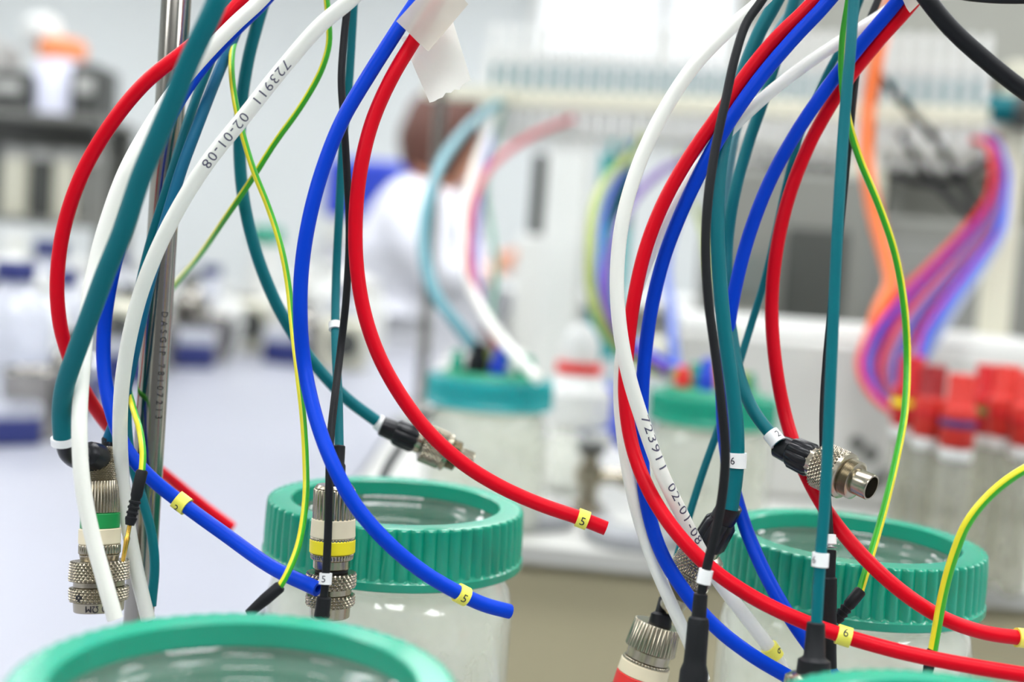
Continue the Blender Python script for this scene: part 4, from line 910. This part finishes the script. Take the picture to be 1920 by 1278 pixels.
def beaker():
    t = empty('steel_beaker', (0, 0, 0)); MB().lathe([(.030, 0), (.032, .002), (.033, .075), (.036, .080), (.034, .081), (.031, .075), (.030, .004), (.001, .004)], segs=32, close=False).build('pot', STEEL, t); MB().lathe([(.003, .0), (.003, .05)], (.032, 0, .02), (.15, 0, 1), 10).build('handle', DGREY, t); return t
def pump():
    t = empty('lab_pump', (0, 0, 0)); MB().box((0, 0, .05), (.09, .09, .10), 0, .008).build('housing', CREAM, t, False); MB().lathe([(.028, 0), (.03, .002), (.03, .014), (.02, .018)], (0, -.045, .055), (0, -1, 0), 28).build('pump_head', DGREY, t); MB().box((0, 0, .104), (.05, .02, .012), 0, .003).build('handle', MGREY, t, False); return t
prs = [tip_box(), beaker(), pump()]
more = [(15, 1.12, 0, .55), (62, 1.16, 1, .8), (40, 1.45, 2, .9), (110, 1.36, 0, .8), (155, 1.62, 1, 1.0), (190, 1.72, 2, 1.0), (225, 1.62, 0, .8), (70, 1.95, 2, 1.3), (250, 1.95, 1, 1.2), (345, 1.85, 0, .8), (395, 1.95, 1, .9), (450, 2.15, 2, .9), (545, 2.0, 0, .8), (585, 2.0, 1, .9), (640, 1.98, 2, .8), (285, 1.75, 1, .9)]
nm3 = ['navy tip box with frosted lid', 'open steel beaker', 'cream lab pump']
gr3 = ['tip boxes', 'steel beakers', 'lab pumps']; ct3 = ['box', 'beaker', 'pump']; seen3 = set(); cnt3 = [0, 0, 0]
for px, d, k, sc in sorted(more):
    o = prs[k] if k not in seen3 else copy_tree(prs[k]); seen3.add(k)
    o.location = gl(px, d); o.scale = (sc, sc, sc); o.rotation_euler.z = (px * 13 % 7 - 3) * .2
    tag(o, ORD[cnt3[k]] + ' ' + nm3[k] + ' on the left bench from the left edge', ct3[k], gr3[k]); cnt3[k] += 1
# shelf of instruments further left/back
g = gl(95, 2.15)
sh = thing('shelf_rack', g, 'open grey shelf rack at the left edge of the background', 'shelf')
sxw = .34
for sx_ in (-1, 1):
    for sy_ in (-1, 1): MB().box((g.x + sx_ * sxw / 2 - .08, g.y + .02 + sy_ * .07, BENCH + .19), (.014, .014, .38), 0, .001).build('upright', MGREY, sh, False)
for z in (.20, .375): MB().box((g.x - .08, g.y + .02, BENCH + z), (sxw + .02, .18, .012), 0, .002).build('shelf', MGREY, sh, False)
MB().box((g.x - .08, g.y + .105, BENCH + .285), (sxw, .008, .17), 0, .001).build('back_sheet', MGREY, sh, False)
def on_shelf(px, z): p = P(px, 500, 2.15); return Vector((p.x, g.y + .02, BENCH + z))
s1 = on_shelf(96, .381)
ob = thing('wash_bottle', s1, 'white bottle with peach orange collar on top of the left shelf', 'bottle')
MB().lathe([(.042, 0), (.046, .004), (.046, .085), (.036, .098), (.030, .1)], s1, (0, 0, 1), 28).build('body', mat('lavender_white', (226, 228, 244), .5), ob)
MB().lathe([(.034, .098), (.040, .104), (.040, .128), (.030, .134)], s1, (0, 0, 1), 28, ridge(20, .001)).build('collar', PEACH, ob)
MB().lathe([(.028, .13), (.034, .137), (.032, .165), (.018, .178)], s1, (-.25, 0, 1), 28).build('cap', OFFW, ob)
for px, w_, h, m, nm, lb in ((20, .075, .07, DGREY, 'dark_box', 'dark box left of the peach collared bottle on the shelf'), (160, .05, .09, DGREY, 'dark_box', 'narrow dark box right of the peach collared bottle on the shelf'), (-30, .06, .12, LGREY, 'grey_box', 'pale box at the far left of the top shelf')):
    s2 = on_shelf(px, .381); t = thing(nm, s2, lb, 'box'); MB().box((s2.x, s2.y, s2.z + h / 2), (w_, .1, h), 0, .004).build('case', m, t, False); MB().box((s2.x, s2.y - .052, s2.z + h * .6), (w_ * .6, .006, h * .3), 0, .001).build('front_label', LGREY, t, False)
for k, (px, m) in enumerate(((25, CREAM), (75, DGREY), (120, CREAM), (160, MGREY))):
    s2 = on_shelf(px, .206); t = thing('storage_tin', s2, ['cream tin at the left of the lower shelf', 'dark tin on the lower shelf beside the cream one', 'cream tin in the middle of the lower shelf', 'grey tin at the right of the lower shelf'][k], 'tin')
    MB().lathe([(.026, 0), (.028, .002), (.028, .10), (.026, .102)], s2, (0, 0, 1), 28).build('body', m, t); MB().lathe([(.029, .10), (.029, .118), (.026, .121)], s2, (0, 0, 1), 28).build('lid', LGREY, t)
# microscope-like white instrument and cone on the long bench
g = gl(485, 2.2)
cn = thing('white_funnel', g, 'tall white funnel-shaped vessel on the left bench behind the teal cable', 'vessel')
MB().lathe([(.05, 0), (.052, .004), (.035, .10), (.026, .18), (.026, .20), (.020, .21)], g, (0, 0, 1), 32).build('body', OFFW, cn); MB().lathe([(.028, .19), (.028, .215), (.024, .22)], g, (0, 0, 1), 32).build('cap', LIDG, cn)
g = gl(610, 2.28)
ms = thing('centrifuge', g, 'white bench centrifuge with grey lid left of the person', 'centrifuge')
MB().lathe([(.10, 0), (.105, .006), (.105, .09), (.095, .11)], g + Vector((0, .0, 0)), (0, 0, 1), 40).build('housing', OFFW, ms); MB().lathe([(.092, .11), (.09, .13), (.06, .145), (.02, .15)], g, (0, 0, 1), 40).build('lid', LGREY, ms); MB().box(g + Vector((0, -.108, .04)), (.08, .012, .03), 0, .002).build('control_panel', NAVYP, ms, False)
# bench behind person with blue bin and their work
hb0 = P(760, 640, 3.5)
tb2 = thing('lab_bench', (0.3, 3.75, 0), 'pale bench in the far background that the person works at', 'bench')
MB().box((0.55, 3.75, .985), (1.5, .6, .03), 0, .004).build('worktop', OFFW, tb2, False); MB().box((0.55, 3.78, .485), (1.44, .5, .97), 0, .004).build('cabinet_base', LGREY, tb2, False)
bp = P(705, 330, 4.6)
bb = thing('blue_bin', (bp.x, bp.y, 0), 'blue storage bin stack behind the person\'s shoulder', 'bin')
MB().box((bp.x, bp.y, .55), (.36, .30, 1.1), 0, .01).build('trolley', LGREY, bb, False); MB().box((bp.x, bp.y, bp.z - .06), (.34, .28, .22), 0, .02).build('bin', BLUEP, bb, False); MB().box((bp.x, bp.y, (bp.z - .17 + 1.1) / 2), (.33, .27, max(.02, bp.z - .17 - 1.1)), 0, .01).build('tray', OFFW, bb, False)
# ================================================================== person in white lab coat
def skin_obj(name, nodes, edges, m, parent, sub=2, smooth=True):
    me = bpy.data.meshes.new(name); og = ORG.get(parent, Vector((0, 0, 0)))
    me.from_pydata([tuple(Vector(n[0]) - og) for n in nodes], edges, [])
    o = bpy.data.objects.new(name, me); col.objects.link(o)
    md = o.modifiers.new('skin', 'SKIN'); md.use_smooth_shade = True; md.branch_smoothing = .5
    for i, n in enumerate(nodes):
        r = n[1]; me.skin_vertices[0].data[i].radius = (r, r) if not isinstance(r, tuple) else r
    me.skin_vertices[0].data[0].use_root = True
    o.modifiers.new('sub', 'SUBSURF').levels = sub; o.modifiers['sub'].render_levels = sub
    dg = bpy.context.evaluated_depsgraph_get(); nm = bpy.data.meshes.new_from_object(o.evaluated_get(dg))
    o.modifiers.clear(); o.data = nm; nm.name = name; nm.materials.clear(); nm.materials.append(m)
    nm.polygons.foreach_set('use_smooth', [True] * len(nm.polygons))
    o.parent = parent; ORG[o] = og; return o
D = 2.95
def Q(px, py, dd=0.0): return P(px, py, D + dd)
hip = Q(760, 700); ground = Vector((hip.x, hip.y, 0))
per = thing('person', ground, 'person in a white lab coat with brown hair bending over the far bench', 'person')
hd = Q(838, 262)
pelv = Vector((hip.x, hip.y, .88)); sp = Q(765, 520); ch = Q(782, 420); nk = Q(812, 345)
shL = Q(762, 372, -.16); shR = Q(830, 380, .16); elL = Q(800, 520, -.20); wrL = Q(905, 520, -.05); elR = Q(865, 505, .22); wrR = Q(938, 490, .12)
hL = Q(930, 505, 0.0); hR = Q(962, 478, .10)
kn = [Vector((hip.x + .02, hip.y + s * .10, .48)) for s in (-1, 1)]; an = [Vector((hip.x - .02, hip.y + s * .11, .08)) for s in (-1, 1)]
nodes = [(pelv, .13), (sp, .12), (ch, .125), (nk, .055), (Q(828, 305), .055)]
edges = [(0, 1), (1, 2), (2, 3), (3, 4)]
def chain(frm, lst):
    a = frm
    for p, r in lst: nodes.append((p, r)); edges.append((a, len(nodes) - 1)); a = len(nodes) - 1
    return a
aL = chain(2, [(shL, .06), (elL, .042), (wrL, .028), (hL, (.036, .018))]); aR = chain(2, [(shR, .06), (elR, .042), (wrR, .028), (hR, (.036, .018))])
for hand, base in ((aL, hL), (aR, hR)):
    dirv = (base - (wrL if hand == aL else wrR)).normalized(); sd = Vector((0, 1, 0)); dn = Vector((0, 0, -1))
    for k in range(4):
        b0 = base + sd * (.017 * (k - 1.5)); L = (.062, .072, .068, .052)[k]
        chain(hand, [(b0 + dirv * .028, .0085), (b0 + dirv * (.028 + L * .5) + dn * .012, .008), (b0 + dirv * (.028 + L * .8) + dn * .034, .0065)])
    chain(hand, [(base - dirv * .02 - sd * .03, .010), (base + dirv * .02 - sd * .045 + dn * .012, .008)])
for s in (0, 1): chain(0, [(Vector((hip.x, hip.y + (s * 2 - 1) * .09, .80)), .085), (kn[s], .055), (an[s], .04)])
body = skin_obj('body', nodes, edges, SKIN, per)
# head with face, joined into the body mesh; it looks right and down
fw = (_r * .80 + Vector((0, .45, 0)) + Vector((0, 0, -.45))).normalized(); upv = (Vector((0, 0, 1)) - fw * fw.z).normalized(); sdv = fw.cross(upv)
def head_verts(grow=0.0):
    V = []; F = []; nu, nv = 28, 20
    for j in range(nv + 1):
        ph = PI * j / nv
        for i in range(nu):
            th = 2 * PI * i / nu
            x = math.sin(ph) * math.cos(th); y = math.sin(ph) * math.sin(th); z = math.cos(ph)
            fx = .098 * x; fy = .074 * y * (1 - .18 * max(0, -z)); fz = .118 * z
            if x > .75 and abs(y) < .25: fx += .020 * math.exp(-((z + .08) / .16) ** 2) * math.exp(-(y / .14) ** 2)
            if x > .5: fx -= .010 * (math.exp(-((z - .10) / .12) ** 2) * math.exp(-((abs(y) - .38) / .16) ** 2)); fx += .005 * math.exp(-((z + .42) / .1) ** 2) * math.exp(-(y / .3) ** 2)
            if z < -.6 and x > 0: fx += .012
            V.append(hd + fw * fx + sdv * fy + upv * fz)
    for j in range(nv):
        for i in range(nu):
            k2 = (i + 1) % nu; F.append((j * nu + i, (j + 1) * nu + i, (j + 1) * nu + k2, j * nu + k2))
    return V, F
hv, hf = head_verts()
bm = bmesh.new(); bm.from_mesh(body.data); vs_ = [bm.verts.new(v - ORG[per]) for v in hv]
for f in hf:
    try: bm.faces.new([vs_[i] for i in f]).smooth = True
    except Exception: pass
for s in (-1, 1):   # ears
    c = hd + sdv * (.074 * s) - upv * .005
    r_ = bmesh.ops.create_uvsphere(bm, u_segments=12, v_segments=8, radius=.03)
    for v in r_['verts']: q = v.co.copy(); v.co = c + fw * q.x * .6 + sdv * q.y * .3 + upv * q.z * 1.05 - ORG[per]
bmesh.ops.remove_doubles(bm, verts=vs_, dist=1e-6); bm.to_mesh(body.data); bm.free()
eye = MB()
for s in (-1, 1): eye.lathe([(.001, -.004), (.011, 0), (.009, .004), (.001, .006)], hd + fw * .082 + sdv * (.030 * s) + upv * .012, fw, 16)
eye.build('eyes', mat('eye_dark', (40, 30, 28), .3), per)
MB().lathe([(.002, -.002), (.016, 0), (.012, .003), (.002, .004)], hd + fw * .092 - upv * .048, fw, 16).build('mouth', mat('lips', (186, 104, 92), .5), per)
# hair: shell round the skull, leaving the face free
V = []; F = []; nu, nv = 36, 18
for j in range(nv + 1):
    ph = PI * .80 * j / nv
    for i in range(nu):
        th = 2 * PI * i / nu; x = math.sin(ph) * math.cos(th); y = math.sin(ph) * math.sin(th); z = math.cos(ph)
        cut = 1.0
        if x > .35 and z < .42: z = .42 + (z - .42) * .08; x *= 1.0
        lump = 1 + .03 * math.sin(th * 9 + j) * math.sin(ph)
        V.append(hd + fw * (.112 * x * lump - .006) + sdv * (.090 * y * lump) + upv * (.136 * z + .006))
for j in range(nv):
    for i in range(nu):
        k2 = (i + 1) % nu; F.append((j * nu + i, (j + 1) * nu + i, (j + 1) * nu + k2, j * nu + k2))
mk('hair', V, F, HAIR, per)
# coat: torso, sleeves, collar, skirt
nodes = [(Vector((pelv.x - .02, pelv.y, .86)), (.20, .19)), (Q(762, 600), (.185, .17)), (Q(764, 500), (.175, .165)), (Q(782, 415), (.165, .16)), (Q(800, 362), (.10, .10))]; edges = [(0, 1), (1, 2), (2, 3), (3, 4)]
chain(3, [(shL, .085), (Q(778, 440, -.20), .075), (elL, .062), (Q(862, 522, -.10), .055), (wrL, .048)]); chain(3, [(shR, .085), (Q(848, 440, .21), .075), (elR, .062), (wrR, .048)])
chain(0, [(Vector((pelv.x - .03, pelv.y, .66)), (.20, .21)), (Vector((pelv.x - .03, pelv.y, .52)), (.21, .22))])
coat = skin_obj('lab_coat', nodes, edges, COAT, per)
nodes = [(Vector((pelv.x, pelv.y, .84)), .12)]; edges = []
for s in (0, 1): chain(0, [(Vector((hip.x, hip.y + (s * 2 - 1) * .10, .74)), .095), (kn[s], .07), (an[s] + Vector((0, 0, .02)), .06)])
skin_obj('trousers', nodes, edges, TROUS, per)
for s in (0, 1):
    a = an[s]; MB().lathe([(.02, -.09), (.045, -.07), (.052, 0), (.042, .08), (.046, .13), (.02, .165)], Vector((a.x, a.y, .045)), (1, 0, 0), 20, lambda th, t, i: 0).build('shoe', SHOE, per)
